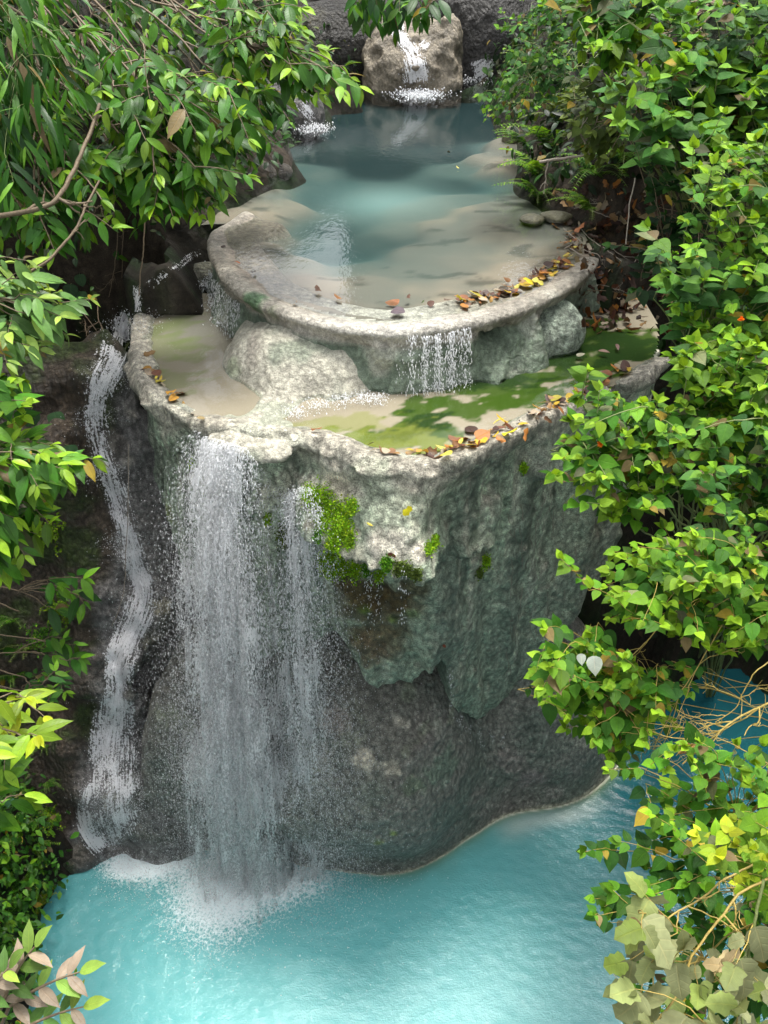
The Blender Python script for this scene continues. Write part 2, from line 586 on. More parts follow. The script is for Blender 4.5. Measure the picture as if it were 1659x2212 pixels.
def terrain_h(X, Y):
    dl = seg_dist(X, Y, LP); il = inside(X, Y, LP)
    du = seg_dist(X, Y, UC); iu = inside(X, Y, UC)
    P = np.stack([X, Y, X * 0], -1)
    nz = fbm(P, 0.35, 3, off=3)
    n2 = fbm(P, 1.4, 3, off=8)
    sl = np.where(X < -3.8, 2.6, np.where(Y > 11, 6.0, 3.2))
    low = dl * sl * (1 + 0.25 * n2) + np.where(X < 0, 5.0 * np.maximum(dl - 1.0, 0), 0)
    up = np.where(X > 2.2, 8.6 + 0.75 * sstep(Y, 11, 12.5), 8.75 + 0.6 * sstep(Y, 10.8, 11.6)) + 1.15 * np.minimum(du, 1.5) * (1 + 0.4 * n2) + 0.95 * np.maximum(du - 1.5, 0) * (1 + 0.3 * nz)
    up = np.minimum(up, 9.0 + 16 * sstep(Y, 5, 14) + nz)
    bed = 9.2 - 1.6 * sstep(du, 0, 1.0) + 0.50 * np.maximum(Y - 23.4, 0) * sstep(Y, 23.4, 25.5) + 1.3 * np.maximum(Y - 27.0, 0)  # added rise closes the valley head, blocking sky from the pool reflections
    z = np.where(iu, bed, np.minimum(low, up))
    # upper bank never dips under its pool outside the channel
    lowpool = -1.3 * sstep(dl, 0, 0.8) - 0.05
    return np.where(il, lowpool, z) + np.where(il | iu, 0, 0.22 * n2 + 0.1 * nz)


gx = np.concatenate([np.arange(-24, -8, 0.5), np.arange(-8, 9.5, 0.11), np.arange(9.5, 24.5, 0.5)])
gy = np.concatenate([np.arange(-9, 3, 0.4), np.arange(3, 24, 0.11), np.arange(24, 48, 0.5)])
TX, TY = np.meshgrid(gx, gy, indexing='ij')
TZ = terrain_h(TX, TY)


def grid_quads(nx, ny):
    i = np.arange(nx - 1)[:, None] * ny + np.arange(ny - 1)[None]
    i = i.ravel()
    return np.stack([i, i + ny, i + ny + 1, i + 1], 1)


TV = np.stack([TX.ravel(), TY.ravel(), TZ.ravel()], 1)
TQ = grid_quads(len(gx), len(gy))
TN = vnormals(TV, TQ)
# make the steep sides knobbly
kn = ~inside(TV[:, 0], TV[:, 1], LP) & ~inside(TV[:, 0], TV[:, 1], UC)
TV[kn] += TN[kn] * (0.16 * fbm(TV[kn], 1.1, 3, off=21) + 0.05 * fbm(TV[kn], 4, 2, off=2))[:, None]
TN = vnormals(TV, TQ)
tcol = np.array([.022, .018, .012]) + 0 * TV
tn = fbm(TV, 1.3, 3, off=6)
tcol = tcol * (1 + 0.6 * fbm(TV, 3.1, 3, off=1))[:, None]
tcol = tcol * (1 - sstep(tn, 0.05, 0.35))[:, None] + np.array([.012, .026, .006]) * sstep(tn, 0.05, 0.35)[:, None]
ub = (TV[:, 2] < 9.9) & (TV[:, 1] > 10.5) & kn & (TV[:, 2] > 8)
tcol[ub] = np.array([.040, .031, .021]) * (1 + 0.6 * fbm(TV[ub], 4, 3))[:, None]
M_TERR = rock_material('earth_bank_material', 0.85, 0.9, 9.0, 0.25, 0.6)
terrain = mesh_obj('ravine_terrain', TV, TQ, M_TERR, cols=np.clip(tcol, .006, 1))
tag(terrain, 'dark earth and rock sides of the ravine under the plants', None, kind='structure')


# ------------------------------------------------------------------ ray casting on the rock
def make_bvh(parts):
    Vs, Fs, b = [], [], 0
    for V, Q in parts:
        Vs.append(V); Fs.append(Q + b); b += len(V)
    V = np.concatenate(Vs); Q = np.concatenate(Fs)
    return BVHTree.FromPolygons(V.tolist(), Q.tolist())


BV = make_bvh([CURT, BASE, UPPER, MOUND, RLUMP, SIDE, CLIFF, (TV, TQ)])


def hit(px, py, bv=None):
    d = ray(px, py)
    d = d / np.linalg.norm(d)
    p, n, i, t = (bv or BV).ray_cast(Vector(CAM), Vector(d))
    if p is None: return None
    n = np.array(n)
    if n @ d > 0: n = -n
    return np.array(p), n


def paint(V, cols, zones):
    """stains: (px, py, radius px, colour, strength, raggedness) laid round the point of the rock they lie on"""
    for (px, py, rad, c, s, rg) in zones:
        h = hit(px, py)
        if h is None: continue
        rm = rad * ((h[0] - CAM) @ FWD) / FPX
        d = np.linalg.norm(V - h[0], axis=1) / rm
        m = d < 2.2
        w = np.clip(1.15 - d[m] + rg * (fbm(V[m], 2.6, 3, off=px % 13) + .9 * fbm(V[m], 8.0, 3, off=px % 11)), 0, 1)
        w = np.clip(w * 1.6, 0, 1)[:, None] * s
        cols[m] = cols[m] * (1 - w) + np.array(c) * w
    return cols


def lerp(a, b, t):
    return a * (1 - t[:, None]) + np.array(b) * t[:, None]


PALE = (.40, .375, .30); GREEN = (.37, .46, .325); DARK = (.16, .19, .145); BROWN = (.085, .062, .022); MOSSC = (.10, .17, .012)

V, Q = CURT
N = vnormals(V, Q)
r_, ph_ = polar(V[:, 0], V[:, 1], CM)
cc = np.tile(np.array(GREEN), (len(V), 1))
streak = vnoise(np.stack([ph_ / 3.2, V[:, 2] * 0.18, V[:, 2] * 0], -1)) * 0.6 + 0.4 * fbm(V, 1.6, 3, off=7)
cc = lerp(cc, DARK, sstep(streak, 0.0, 0.5) * 0.75)
cc = lerp(cc, (.54, .55, .44), sstep(-streak, 0.05, 0.5) * 0.6)
drip = vnoise(np.stack([ph_ * .75 + .4 * fbm(V, 3, 2), V[:, 2] * .28, V[:, 2] * 0 + 4], -1)) + .35 * fbm(V, 5, 2, off=8)
cc = lerp(cc, (.10, .13, .09), sstep(drip, .15, .65) * .7 * sstep(V[:, 2], 8.3, 7.8))
cc = lerp(cc, (.50, .50, .39), sstep(-drip, .30, .75) * .6)
low = sstep(V[:, 2], 7.6, 5.0)
cc = lerp(cc, (.22, .27, .205), low * 0.5)
cc = lerp(cc, PALE, sstep(V[:, 2] + 0.12 * fbm(V, 2.5, 3), 8.0, 8.4) * 0.9)
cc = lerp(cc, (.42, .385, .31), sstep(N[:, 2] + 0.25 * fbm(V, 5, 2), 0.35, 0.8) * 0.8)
cc = lerp(cc, (.17, .14, .085), sstep(ph_, 38, 62) * sstep(V[:, 2], 8.0, 7.0) * 0.55 * (0.5 + 0.5 * fbm(V, 2, 2)))
cc = paint(V, cc, [
    (800, 1085, 75, (.40, .45, .32), .75, .6), (870, 1130, 70, (.42, .46, .34), .7, .6), (720, 1060, 50, (.62, .56, .42), .8, .6), (850, 1195, 60, (.60, .56, .46), .9, .6), (780, 1215, 30, (.55, .52, .40), .8, .6), (910, 1195, 26, (.60, .55, .45), .9, .6), (745, 1040, 40, (.55, .50, .38), .8, .6),
    (760, 1195, 45, (.5, .47, .36), .7, .6), (600, 985, 75, (.58, .57, .45), .85, .5), (560, 930, 70, (.60, .58, .46), .85, .5), (600, 1060, 55, (.45, .45, .34), .7, .6), (520, 960, 50, (.45, .47, .38), .5, .6),
    (1045, 1160, 40, (.36, .42, .30), .7, .6), (1045, 1220, 24, (.55, .5, .4), .7, .6), (1150, 990, 50, (.42, .43, .34), .7, .7), (360, 900, 50, (.52, .5, .4), .8, .7), (330, 1000, 50, (.2, .24, .18), .6, .7),
    (785, 1295, 66, BROWN, 1, .4), (850, 1295, 70, BROWN, 1, .4), (755, 1265, 40, BROWN, 1, .4), (825, 1370, 75, (.13, .10, .045), .9, .5), (790, 1400, 55, (.15, .12, .06), .8, .6), (900, 1270, 30, (.06, .055, .02), .8, .5),
    (800, 1410, 50, (.17, .13, .075), .7, .6), (790, 1320, 16, MOSSC, .8, .8), (850, 1335, 14, MOSSC, .7, .8), (890, 1330, 16, MOSSC, .6, .8), (770, 1380, 12, MOSSC, .5, .8),
    (870, 1480, 16, (.2, .26, .06), .7, .8), (360, 1110, 22, (.22, .26, .06), .7, .8), (375, 1180, 20, (.2, .25, .05), .6, .8)])
cc *= (1 + 0.3 * fbm(V, 7, 3, off=3))[:, None]
curt_col = np.clip(cc * 1.22, .01, .8)

V, Q = BASE
N = vnormals(V, Q)
cc = np.tile(np.array([.165, .164, .138]), (len(V), 1))
cc = lerp(cc, (.12, .145, .115), sstep(fbm(V, 0.9, 3, off=17), 0.0, 0.4) * 0.8)
cc = lerp(cc, (.19, .175, .155), sstep(fbm(V, 1.3, 3, off=27), 0.1, 0.5) * 0.6)
cc = lerp(cc, (.20, .22, .16), sstep(fbm(V, 2.6, 4, off=37), 0.25, 0.5) * sstep(V[:, 2], 1.6, 3.2) * 0.8)
cc = paint(V, cc, [(790, 1645, 30, (.5, .46, .36), .85, .9), (850, 1660, 22, (.5, .46, .36), .8, .9), (870, 1560, 18, (.46, .44, .36), .8, .9), (760, 1600, 30, (.28, .30, .22), .6, .9),
                   (720, 1560, 34, (.30, .25, .22), .6, .8), (940, 1570, 26, (.3, .32, .25), .5, .9), (900, 1700, 26, (.15, .2, .12), .6, .9), (960, 1650, 40, (.13, .19, .13), .6, .9), (820, 1820, 14, (.22, .26, .06), .8, .9), (850, 1800, 10, (.24, .28, .06), .8, .9),
                   (1150, 1680, 34, (.20, .17, .16), .7, .8), (1110, 1640, 30, (.22, .19, .17), .6, .8), (1200, 1710, 20, (.25, .23, .2), .6, .9), (700, 1640, 30, (.3, .28, .22), .5, .9)])
wl = sstep(V[:, 2] + 0.04 * fbm(V, 3, 2), 0.10, 0.03)
cc = lerp(cc, (.40, .40, .30), wl * 0.8)
cc *= (1 + 0.35 * fbm(V, 8, 3, off=3))[:, None]
base_col = np.clip(cc * 1.35, .01, .8)

V, Q = UPPER
N = vnormals(V, Q)
r_, ph_ = polar(V[:, 0], V[:, 1], CU)
cc = np.tile(np.array([.34, .31, .25]), (len(V), 1))
cc = lerp(cc, (.26, .235, .19), sstep(fbm(V, 1.3, 3, off=5), 0, .5) * 0.7)
cc = lerp(cc, (.17, .15, .115), sstep(fbm(V, 2.8, 4, off=55), .08, .40) * .65)
wall = sstep(V[:, 2], 9.08, 8.98)
cc = lerp(cc, (.225, .185, .14), sstep(RU(ph_) - r_, .12, .40) * sstep(V[:, 2], 9.1, 9.2) * .95)
cc = lerp(cc, (.16, .215, .15), wall * 0.9)
cc = lerp(cc, (.07, .10, .065), wall * sstep(fbm(V, 2.2, 3, off=15), 0, .45) * 0.8)
cc = lerp(cc, (.42, .42, .34), wall * sstep(fbm(V, 1.8, 3, off=25), .1, .5) * 0.75)
cc = lerp(cc, (.48, .46, .40), np.exp(-((ph_ + 5) / 28) ** 2) * sstep(V[:, 2], 8.98, 9.1) * 0.8)
cc = paint(V, cc, [(545, 655, 32, (.08, .17, .07), .9, .6), (590, 680, 22, (.14, .16, .09), .7, .7), (1140, 690, 36, (.42, .44, .36), .8, .7), (1180, 665, 30, (.46, .45, .38), .7, .7)])
cc *= (1 + 0.25 * fbm(V, 7, 3, off=3))[:, None]
upper_col = np.clip(cc, .01, .8)

V, Q = MOUND
cc = np.tile(np.array([.42, .40, .32]), (len(V), 1))
cc = lerp(cc, (.17, .20, .145), sstep(fbm(V, 1.9, 3, off=5), 0.05, .5) * 0.8)
cc = lerp(cc, (.22, .185, .155), sstep(fbm(np.stack([V[:, 0] * 3, V[:, 1] * .6, V[:, 2] * .6], 1), 1.0, 3, off=9), .15, .5) * 0.5)
cc = paint(V, cc, [(850, 800, 42, (.22, .28, .19), .8, .7), (500, 790, 26, (.28, .32, .2), .7, .7), (640, 840, 60, (.34, .325, .26), .5, .6)])
cc *= (1 + 0.25 * fbm(V, 9, 3, off=3))[:, None]
mound_col = np.clip(cc, .01, .8)
V, Q = RLUMP
rl_col = np.clip(np.array([.36, .42, .33]) * (1 + 0.5 * fbm(V, 4, 3))[:, None], .02, .8)

V, Q = SIDE
side_col = np.clip(np.array([.21, .20, .15]) * (1 + 0.5 * fbm(V, 3, 3, off=2))[:, None], .02, .8)
side_col = np.clip(lerp(side_col, (.13, .125, .11), sstep(V[:, 2] + .1 * fbm(V, 4, 2), 8.72, 8.85)), .02, .8)
V, Q = CLIFF
N = vnormals(V, Q)
cc = np.tile(np.array([.15, .145, .138]), (len(V), 1))
cc = lerp(cc, (.21, .20, .185), sstep(fbm(V, 1.1, 3, off=17), 0.0, 0.45) * 0.7)
cc = lerp(cc, (.09, .10, .08), sstep(fbm(V, 1.4, 3, off=47), 0.1, 0.5) * 0.8)
cc = lerp(cc, (.32, .30, .25), sstep(fbm(V, 2.6, 4, off=37), 0.3, 0.5) * 0.6)
soil = sstep(-V[:, 0] + 0.3 * fbm(V, 1.6, 3) - 3.5 - 0.2 * (8.6 - V[:, 2]), 0, .3)
cc = lerp(cc, (.052, .038, .024), soil * 0.93)
cc = lerp(cc, (.035, .055, .012), soil * sstep(fbm(V, 1.9, 3, off=3), .05, .3) * .9)
cc = paint(V, cc, [(240, 545, 60, (.060, .044, .028), .95, .5), (190, 640, 70, (.055, .042, .026), .95, .5), (150, 730, 55, (.045, .036, .022), .95, .5), (290, 520, 40, (.06, .045, .03), .9, .5), (140, 850, 60, (.05, .036, .022), .95, .5), (150, 980, 55, (.075, .05, .03), .95, .5), (390, 555, 30, (.30, .29, .20), .9, .6), (430, 575, 24, (.25, .29, .19), .8, .6), (330, 600, 26, (.3, .29, .23), .7, .7), (200, 1440, 40, (.10, .085, .07), .8, .6), (205, 800, 40, (.075, .07, .045), .8, .6), (230, 950, 26, (.22, .21, .18), .6, .6), (175, 1840, 40, (.10, .085, .065), .8, .6), (345, 1310, 20, (.34, .31, .22), .7, .9), (330, 1385, 20, (.3, .28, .2), .6, .9)])
cc *= (1 + 0.35 * fbm(V, 7, 3, off=3))[:, None]
cliff_col = np.clip(cc * 1.25, .008, .8)

M_CURT = rock_material('travertine_curtain_material', 0.5, 1.0, 14.0, 0.5, 0.9, .13)
M_BASE = rock_material('wet_dark_rock_material', 0.42, 1.0, 15.0, 0.5, 0.9, .11)
M_PALE = rock_material('pale_travertine_material', 0.45, 0.55, 16.0, 0.5, 0.35)

M_RIM = rock_material('crusted_rim_material', 0.5, 0.9, 15.0, 0.5, 0.6, .07)

tower = thing('travertine_tower', 'tall green grey travertine tower with two pool terraces at the centre of the falls', 'rock formation', (CM[0], CM[1], 0))
mesh_obj('rock_curtain', *CURT, M_CURT, tower, cols=curt_col)
mesh_obj('base_rock', *BASE, M_BASE, tower, cols=base_col)
mesh_obj('upper_basin', *UPPER, M_RIM, tower, cols=upper_col)
mesh_obj('flowstone_mound', *MOUND, M_RIM, tower, cols=mound_col)
mesh_obj('side_mound', *SIDE, M_BASE, tower, cols=side_col)
mesh_obj('rim_boulder', *RLUMP, M_CURT, tower, cols=rl_col)
cliff = mesh_obj('cascade_cliff', *CLIFF, M_BASE, cols=cliff_col)
tag(cliff, 'dark wet rock slope beside the tower carrying the narrow cascade', 'cliff')
# ------------------------------------------------------------------ pool beds
def idw(px_list, z, X, Y, pw=3.0):
    num = 0; den = 0
    for (px, py, val) in px_list:
        p = px_at(px, py, z)
        w = 1.0 / (np.hypot(X - p[0], (Y - p[1])) ** pw + 0.004)
        num = num + w * np.asarray(val)[..., None] if np.ndim(val) else num + w * val
        den = den + w
    return num / den


ub_x = np.arange(-4.6, 5.4, 0.05); ub_y = np.arange(8.8, 25.0, 0.06)
BX, BY = np.meshgrid(ub_x, ub_y, indexing='ij')
dep = [(470, 540, .05), (560, 620, .05), (700, 660, .04), (850, 668, .04), (1000, 645, .05), (1100, 615, .05), (1180, 585, .06), (1230, 520, .08),
       (500, 460, .06), (1080, 470, .07), (1120, 560, .06), (900, 520, .16), (610, 480, .16), (560, 450, .07), (900, 610, .08), (800, 590, .08), (650, 600, .05), (1000, 600, .06), (560, 520, .05), (640, 540, .14), (700, 505, .75), (760, 515, .72), (660, 470, .7), (720, 455, .85), (780, 545, .25), (850, 560, .18), (930, 560, .17), (1000, 550, .10), (870, 620, .12),
       (780, 535, .3), (620, 420, .14), (560, 400, .15), (700, 400, .8), (650, 330, .6), (700, 300, 1.2), (820, 380, .7), (830, 320, 1.3), (900, 420, .45), (950, 470, .15), (860, 470, .4), (800, 480, .6), (1000, 400, .4), (1050, 430, .11), (1100, 430, .12), (1150, 480, .10), (1100, 530, .14), (1080, 340, .08), (1040, 320, .1), (1000, 330, .6), (980, 300, 1.1), (1100, 300, .0),
       (700, 215, 1.6), (760, 400, .75), (980, 360, .9), (900, 250, 1.6), (800, 230, 1.6), (1000, 230, 1.5), (720, 250, 1.3), (1060, 240, 1.2), (650, 280, 1.0), (900, 210, 1.6)]
depth = idw(dep, ZU, BX, BY, 4.2)
BP = np.stack([BX, BY, BX * 0], -1)
depth = depth * (1 + 0.1 * fbm(BP, 1.3, 3)) + 0.02 * fbm(BP, 4, 3, off=4)
depth = np.maximum(depth, 0.015)
rU, pU = polar(BX, BY, CU)
inn = RU(pU) - rU
front = BY < CU[1] + 1.0
depth = np.where(front, depth * sstep(inn, 0.25, 0.8) + 0.0, depth)
bz = ZU - 0.048 - 0.35 * (1 - np.exp(-depth / 0.35))
bz = np.where(front & (inn < 0.4), ZU - 0.12, bz)
tan = np.array([.235, .19, .145]); grey = np.array([.155, .14, .115])
bcol = tan + 0 * BP
nn = fbm(BP, 1.0, 3, off=5)[..., None]
bcol = bcol * (1 - sstep(nn, -.1, .4)) + grey * sstep(nn, -.1, .4)
dk = sstep(fbm(BP * np.array([1, 2.0, 1]), 2.4, 4, off=15), .18, .5)[..., None] * sstep(depth, .5, .05)[..., None]
bcol = bcol * (1 - .7 * dk) + np.array([.05, .045, .035]) * .7 * dk
tur = 1 - np.exp(-np.maximum(depth - .03, 0) * 3.2)
mid = np.array([.022, .070, .068]); deep = np.array([.0025, .017, .0185])
wcol = mid + (deep - mid) * sstep(depth, .35, 1.25)[..., None]
# paler turquoise patch near the middle of the pool
mk = px_at(840, 395, ZU)
tint = np.exp(-(((BX - mk[0]) / 0.95) ** 2 + ((BY - mk[1]) / 0.85) ** 2))[..., None]
wcol = wcol * (1 - .8 * tint) + np.array([.12, .215, .205]) * .8 * tint
bcol = bcol * (1 - tur[..., None]) + wcol * tur[..., None]
for (px, py, r) in [(1075, 632, .35), (1010, 640, .2), (1150, 610, .2), (1190, 560, .15)]:
    g = px_at(px, py, ZU)
    w = np.clip(1 - np.hypot(BX - g[0], BY - g[1]) / r + .7 * fbm(BP, 4, 3, off=2), 0, 1)[..., None] * .7
    bcol = bcol * (1 - w) + np.array([.11, .17, .01]) * w
bV = np.stack([BX.ravel(), BY.ravel(), bz.ravel()], 1)
k = NT('pool_bed_material')
bc = k.n('Attribute', attribute_name='col').outputs['Color']
b = k.n('BsdfPrincipled', i_Base_Color=bc, i_Roughness=.9)
b.inputs['Specular IOR Level'].default_value = 0.1
M_BED = k.done(b.outputs[0])
keep = np.where(BY < CU[1] + 1.2, (inn > 0.2), (inside(BX, BY, UC) & (BY > 12.0)) | ((seg_dist(BX, BY, UC) < .5) & (BY > 12.8))) & (seg_dist(BX, BY, UC) * 0 + 1 > 0)
ks = keep.ravel(); uq = grid_quads(len(ub_x), len(ub_y)); uq = uq[ks[uq].all(1)]
bed = mesh_obj('upper_pool_bed', bV, uq, M_BED, cols=np.clip(bcol.reshape(-1, 3), .005, .8))
tag(bed, kind='structure')

# terrace bed
tb_x = np.arange(-4.2, 5.6, 0.04); tb_y = np.arange(7.2, 12.4, 0.04)
BX, BY = np.meshgrid(tb_x, tb_y, indexing='ij')
rm, pm = polar(BX, BY, CM)
keep = (rm < RM(pm) - 0.16)
BP = np.stack([BX, BY, BX * 0], -1)
n1 = fbm(BP, 1.2, 3, off=2)
tz = ZM - 0.075 + 0.012 * fbm(BP, 3, 3)
cc = np.tile(np.array([.26, .215, .16]), BX.shape + (1,))
cl = px_at(430, 700, ZM)
gl = np.exp(-(((BX - cl[0]) / .65) ** 2 + ((BY - cl[1]) / .9) ** 2))[..., None]
cc = cc * (1 - .8 * gl) + np.array([.17, .16, .14]) * .8 * gl


def alg(lst, colr, s):
    global cc
    for (px, py, rx, ry) in lst:
        g = px_at(px, py, ZM)
        zc = (g - CAM) @ FWD
        a = rx * zc / FPX; bb = ry * zc / FPX * 1.7
        q = np.array([.8, 1.6, 1])
        w = 1 - np.hypot((BX - g[0]) / a, (BY - g[1]) / bb) + 2.0 * fbm(BP @ np.array([[.92, -.4, 0], [.4, .92, 0], [0, 0, 1]]) * q, 5.0, 4, off=7) + .42
        w = (sstep(w, -.15, .30) * s)[..., None]
        cc = cc * (1 - w) + np.array(colr) * w


alg([(1370, 735, 90, 40), (1230, 755, 110, 40), (1150, 790, 90, 35), (1290, 720, 70, 30), (1060, 830, 80, 30), (1200, 800, 80, 25), (1000, 870, 60, 26), (900, 880, 40, 30), (920, 910, 60, 28), (880, 940, 90, 22), (960, 925, 50, 22), (800, 930, 60, 16), (1060, 800, 50, 20), (1150, 840, 50, 20)], (.034, .066, .004), .95)
alg([(1340, 740, 70, 28), (1200, 760, 70, 24), (1090, 815, 50, 18), (930, 900, 40, 18), (880, 930, 50, 14)], (.014, .034, .003), .92)
alg([(830, 940, 120, 20), (960, 950, 90, 16), (740, 905, 90, 18)], (.16, .17, .03), .5)
alg([(345, 740, 36, 45), (370, 690, 30, 30), (370, 810, 45, 22), (410, 740, 26, 30)], (.15, .18, .06), .4)
sel = keep.ravel()
tq = grid_quads(len(tb_x), len(tb_y))
tq = tq[sel[tq].all(1)]
tbed = mesh_obj('terrace_pool_bed', np.stack([BX.ravel(), BY.ravel(), tz.ravel()], 1), tq, M_BED, cols=np.clip(cc.reshape(-1, 3), .005, .8))
tag(tbed, kind='structure')


# ------------------------------------------------------------------ water surfaces
def clear_water(name, ripple, scale):
    k = NT(name)
    p = k.pos((1, .55, 1))
    h = k.math('ADD', k.noise(p, scale, 3, .6), k.math('MULTIPLY', k.noise(p, scale * 3.3, 2, .5), .35))
    bn = k.bump(h, ripple, .03)
    gl = k.n('BsdfGlossy', i_Roughness=.06, i_Normal=bn)
    tr = k.n('BsdfTransparent', i_Color=(.93, .97, .96, 1))
    fr = k.n('Fresnel', i_IOR=1.33, i_Normal=bn)
    m = k.n('MixShader', i_0=fr.outputs[0])
    k.t.links.new(tr.outputs[0], m.inputs[1]); k.t.links.new(gl.outputs[0], m.inputs[2])
    return k.done(m.outputs[0])


M_CLEAR = clear_water('clear_pool_water_material', .12, 6.0)


def fan_disc(name, c, Rf, z, inset, mat, n=240):
    g = np.linspace(-180, 180, n, endpoint=False)
    R = Rf(g) - inset
    a = np.radians(g)
    V = [(c[0], c[1], z)] + [(c[0] + r * math.sin(t), c[1] - r * math.cos(t), z) for r, t in zip(R, a)]
    T = [(0, 1 + i, 1 + (i + 1) % n) for i in range(n)]
    return mesh_obj(name, V, np.array(T), mat)


tag(fan_disc('terrace_pool_water', CM, RM, ZM - 0.042, 0.16, M_CLEAR), kind='structure')
# upper pool: rim outline in front, then back under the banks
g = np.linspace(-92, 92, 120)
R = RU(g) - 0.30
pts = [(CU[0] + r * math.sin(math.radians(t)), CU[1] - r * math.cos(math.radians(t))) for r, t in zip(R, g)]
pts = pts + [(4.6, 13.2), (4.6, 25.5), (-4.4, 25.5), (-3.6, 13.2)]
ctr = (0.3, 14.0)
V = [(ctr[0], ctr[1], ZU - .036)] + [(x, y, ZU - .036) for x, y in pts]
T = [(0, 1 + i, 1 + (i + 1) % len(pts)) for i in range(len(pts))]
tag(mesh_obj('upper_pool_water', V, np.array(T), M_CLEAR), kind='structure')

# lower pool: wave-shaped surface, milky turquoise
lx = np.arange(-7.0, 10.0, 0.04); ly = np.arange(1.0, 13.2, 0.04)
WX, WY = np.meshgrid(lx, ly, indexing='ij')
FALL_C = px_at(470, 1930, 0.0); FALL_D = px_at(640, 1895, 0.0); CASC = px_at(290, 1865, 0.0)
dF = np.hypot(WX - FALL_C[0], WY - FALL_C[1])
dA = np.hypot(WX + 0.9, WY - 7.6)
WP = np.stack([WX, WY, WX * 0], -1)
# ripples run outward from the falls; breeze ripples cross them near the camera
ph = dA * 9.0 + 3.0 * fbm(WP, .8, 2, off=5)
wz = 0.003 * np.sin(ph) * np.exp(-dA / 6) + 0.0072 * fbm(WP @ np.array([[.92, .38, 0], [-.38, .92, 0], [0, 0, 1]]) * np.array([1.0, 1.9, 1]), 7.5, 2, off=3) + .007 * fbm(WP, 1.3, 2, off=23)
wz += 0.02 * np.exp(-(dF / .8) ** 2) * fbm(WP, 7, 2)
wz += 0.002 * fbm(WP @ np.array([[.92, .38, 0], [-.38, .92, 0], [0, 0, 1]]) * np.array([1.0, 1.8, 1]), 8.0, 2, off=13)
rb, pb = polar(WX, WY, CM)
shore = rb - RB(pb)
aer = np.exp(-np.hypot((WX + .4), (WY - 5.6)) / 5.5)
bright = np.array([.100, .330, .330]); shadec = np.array([.012, .085, .10])
side = sstep(WX, 1.2, 5.2) * .95 + sstep(WX, -3.6, -5.6) * .45 + sstep(WY, 8.0, 10.0) * .4  # shade of banks and trees painted into the water colour, strongest at right
wc = bright + (shadec - bright) * np.clip(side, 0, 1)[..., None]
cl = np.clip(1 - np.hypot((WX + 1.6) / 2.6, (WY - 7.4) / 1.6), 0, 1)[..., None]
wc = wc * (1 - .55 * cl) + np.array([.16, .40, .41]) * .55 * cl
# olive algae on the shelving rock just under the waterline, pale milk outside it
nsh = fbm(WP, 1.6, 3, off=9)
fr_ = (np.abs(pb) < 100)
ol = np.exp(-np.maximum(shore, 0) / (.10 + .10 * np.maximum(nsh + .3, 0))) * fr_ * sstep(WX, -1.0, .3)
wc = wc * (1 - .9 * ol[..., None]) + np.array([.10, .13, .035]) * .9 * ol[..., None]
mk = np.exp(-((shore - .28) / .22) ** 2) * sstep(pb, 30, 42) * sstep(pb, 66, 52)
wc = wc * (1 - .5 * mk[..., None]) + np.array([.42, .47, .42]) * .5 * mk[..., None]
wl = np.exp(-((shore - .015) / .02) ** 2) * sstep(WX, -1.2, 0) * fr_
wc = wc * (1 - .8 * wl[..., None]) + np.array([.55, .55, .45]) * .8 * wl[..., None]
foam = .85 * np.exp(-(((WX - FALL_C[0]) / .95) ** 2 + ((WY - FALL_C[1]) / 1.0) ** 2)) + .7 * np.exp(-(((WX - FALL_D[0]) / 1.0) ** 2 + ((WY - FALL_D[1]) / .5) ** 2))
foam += .32 * np.exp(-(((WX - FALL_C[0] - .3) / 2.2) ** 2 + ((WY - FALL_C[1]) / 1.6) ** 2))
foam += 1.25 * np.exp(-(((WX - CASC[0]) / .7) ** 2 + ((WY - CASC[1]) / .36) ** 2))
c2 = px_at(370, 1845, 0.0)
foam += .7 * np.exp(-(((WX - c2[0]) / .4) ** 2 + ((WY - c2[1]) / .2) ** 2))
k = NT('milky_turquoise_water_material')
bc = k.n('Attribute', attribute_name='col').outputs['Color']
fo = k.n('Attribute', attribute_name='foam').outputs['Fac']
p = k.pos()
wv = k.n('TexVoronoi', i_Scale=15.0, feature='DISTANCE_TO_EDGE'); wp = k.n('VectorMath', operation='ADD', i_0=p, i_1=k.n('VectorMath', operation='SCALE', i_0=k.n('TexNoise', i_Scale=5.0, i_Detail=3.0).outputs['Color'], i_Scale=.25).outputs[0])
k.t.links.new(wp.outputs[0], wv.inputs['Vector'])
cell = k.math('SUBTRACT', 1.0, k.math('MULTIPLY', wv.outputs['Distance'], 5.0, clamp=True))
nf = k.noise(p, 17, 6, .78, .7)
fm = k.math('MULTIPLY_ADD', cell, .26, k.math('MULTIPLY_ADD', nf, 1.9, -1.32))
fm = k.math('MULTIPLY_ADD', fo, 1.0, fm)
fm = k.math('MULTIPLY', k.math('SUBTRACT', fm, .35), 2.2, clamp=True)
fm = k.math('MULTIPLY', fm, k.math('MULTIPLY', fo, 2.5, clamp=True))
colr = k.mix(k.math('MULTIPLY', fm, .85), bc, (.80, .87, .87))
hb = k.math('ADD', k.noise(k.pos((1, 1.6, 1)), 20, 3, .6), k.math('MULTIPLY', k.noise(p, 45, 3, .6), .5))
bn = k.bump(hb, .24, .03)
b = k.n('BsdfPrincipled', i_Base_Color=colr, i_Roughness=k.math('MULTIPLY_ADD', fm, .5, .03), i_Normal=bn, i_IOR=1.33)
M_POOL = k.done(b.outputs[0])
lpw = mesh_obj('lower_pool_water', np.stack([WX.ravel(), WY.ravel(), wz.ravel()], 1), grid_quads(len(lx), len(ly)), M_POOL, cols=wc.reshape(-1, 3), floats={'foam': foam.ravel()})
tag(lpw, kind='structure')
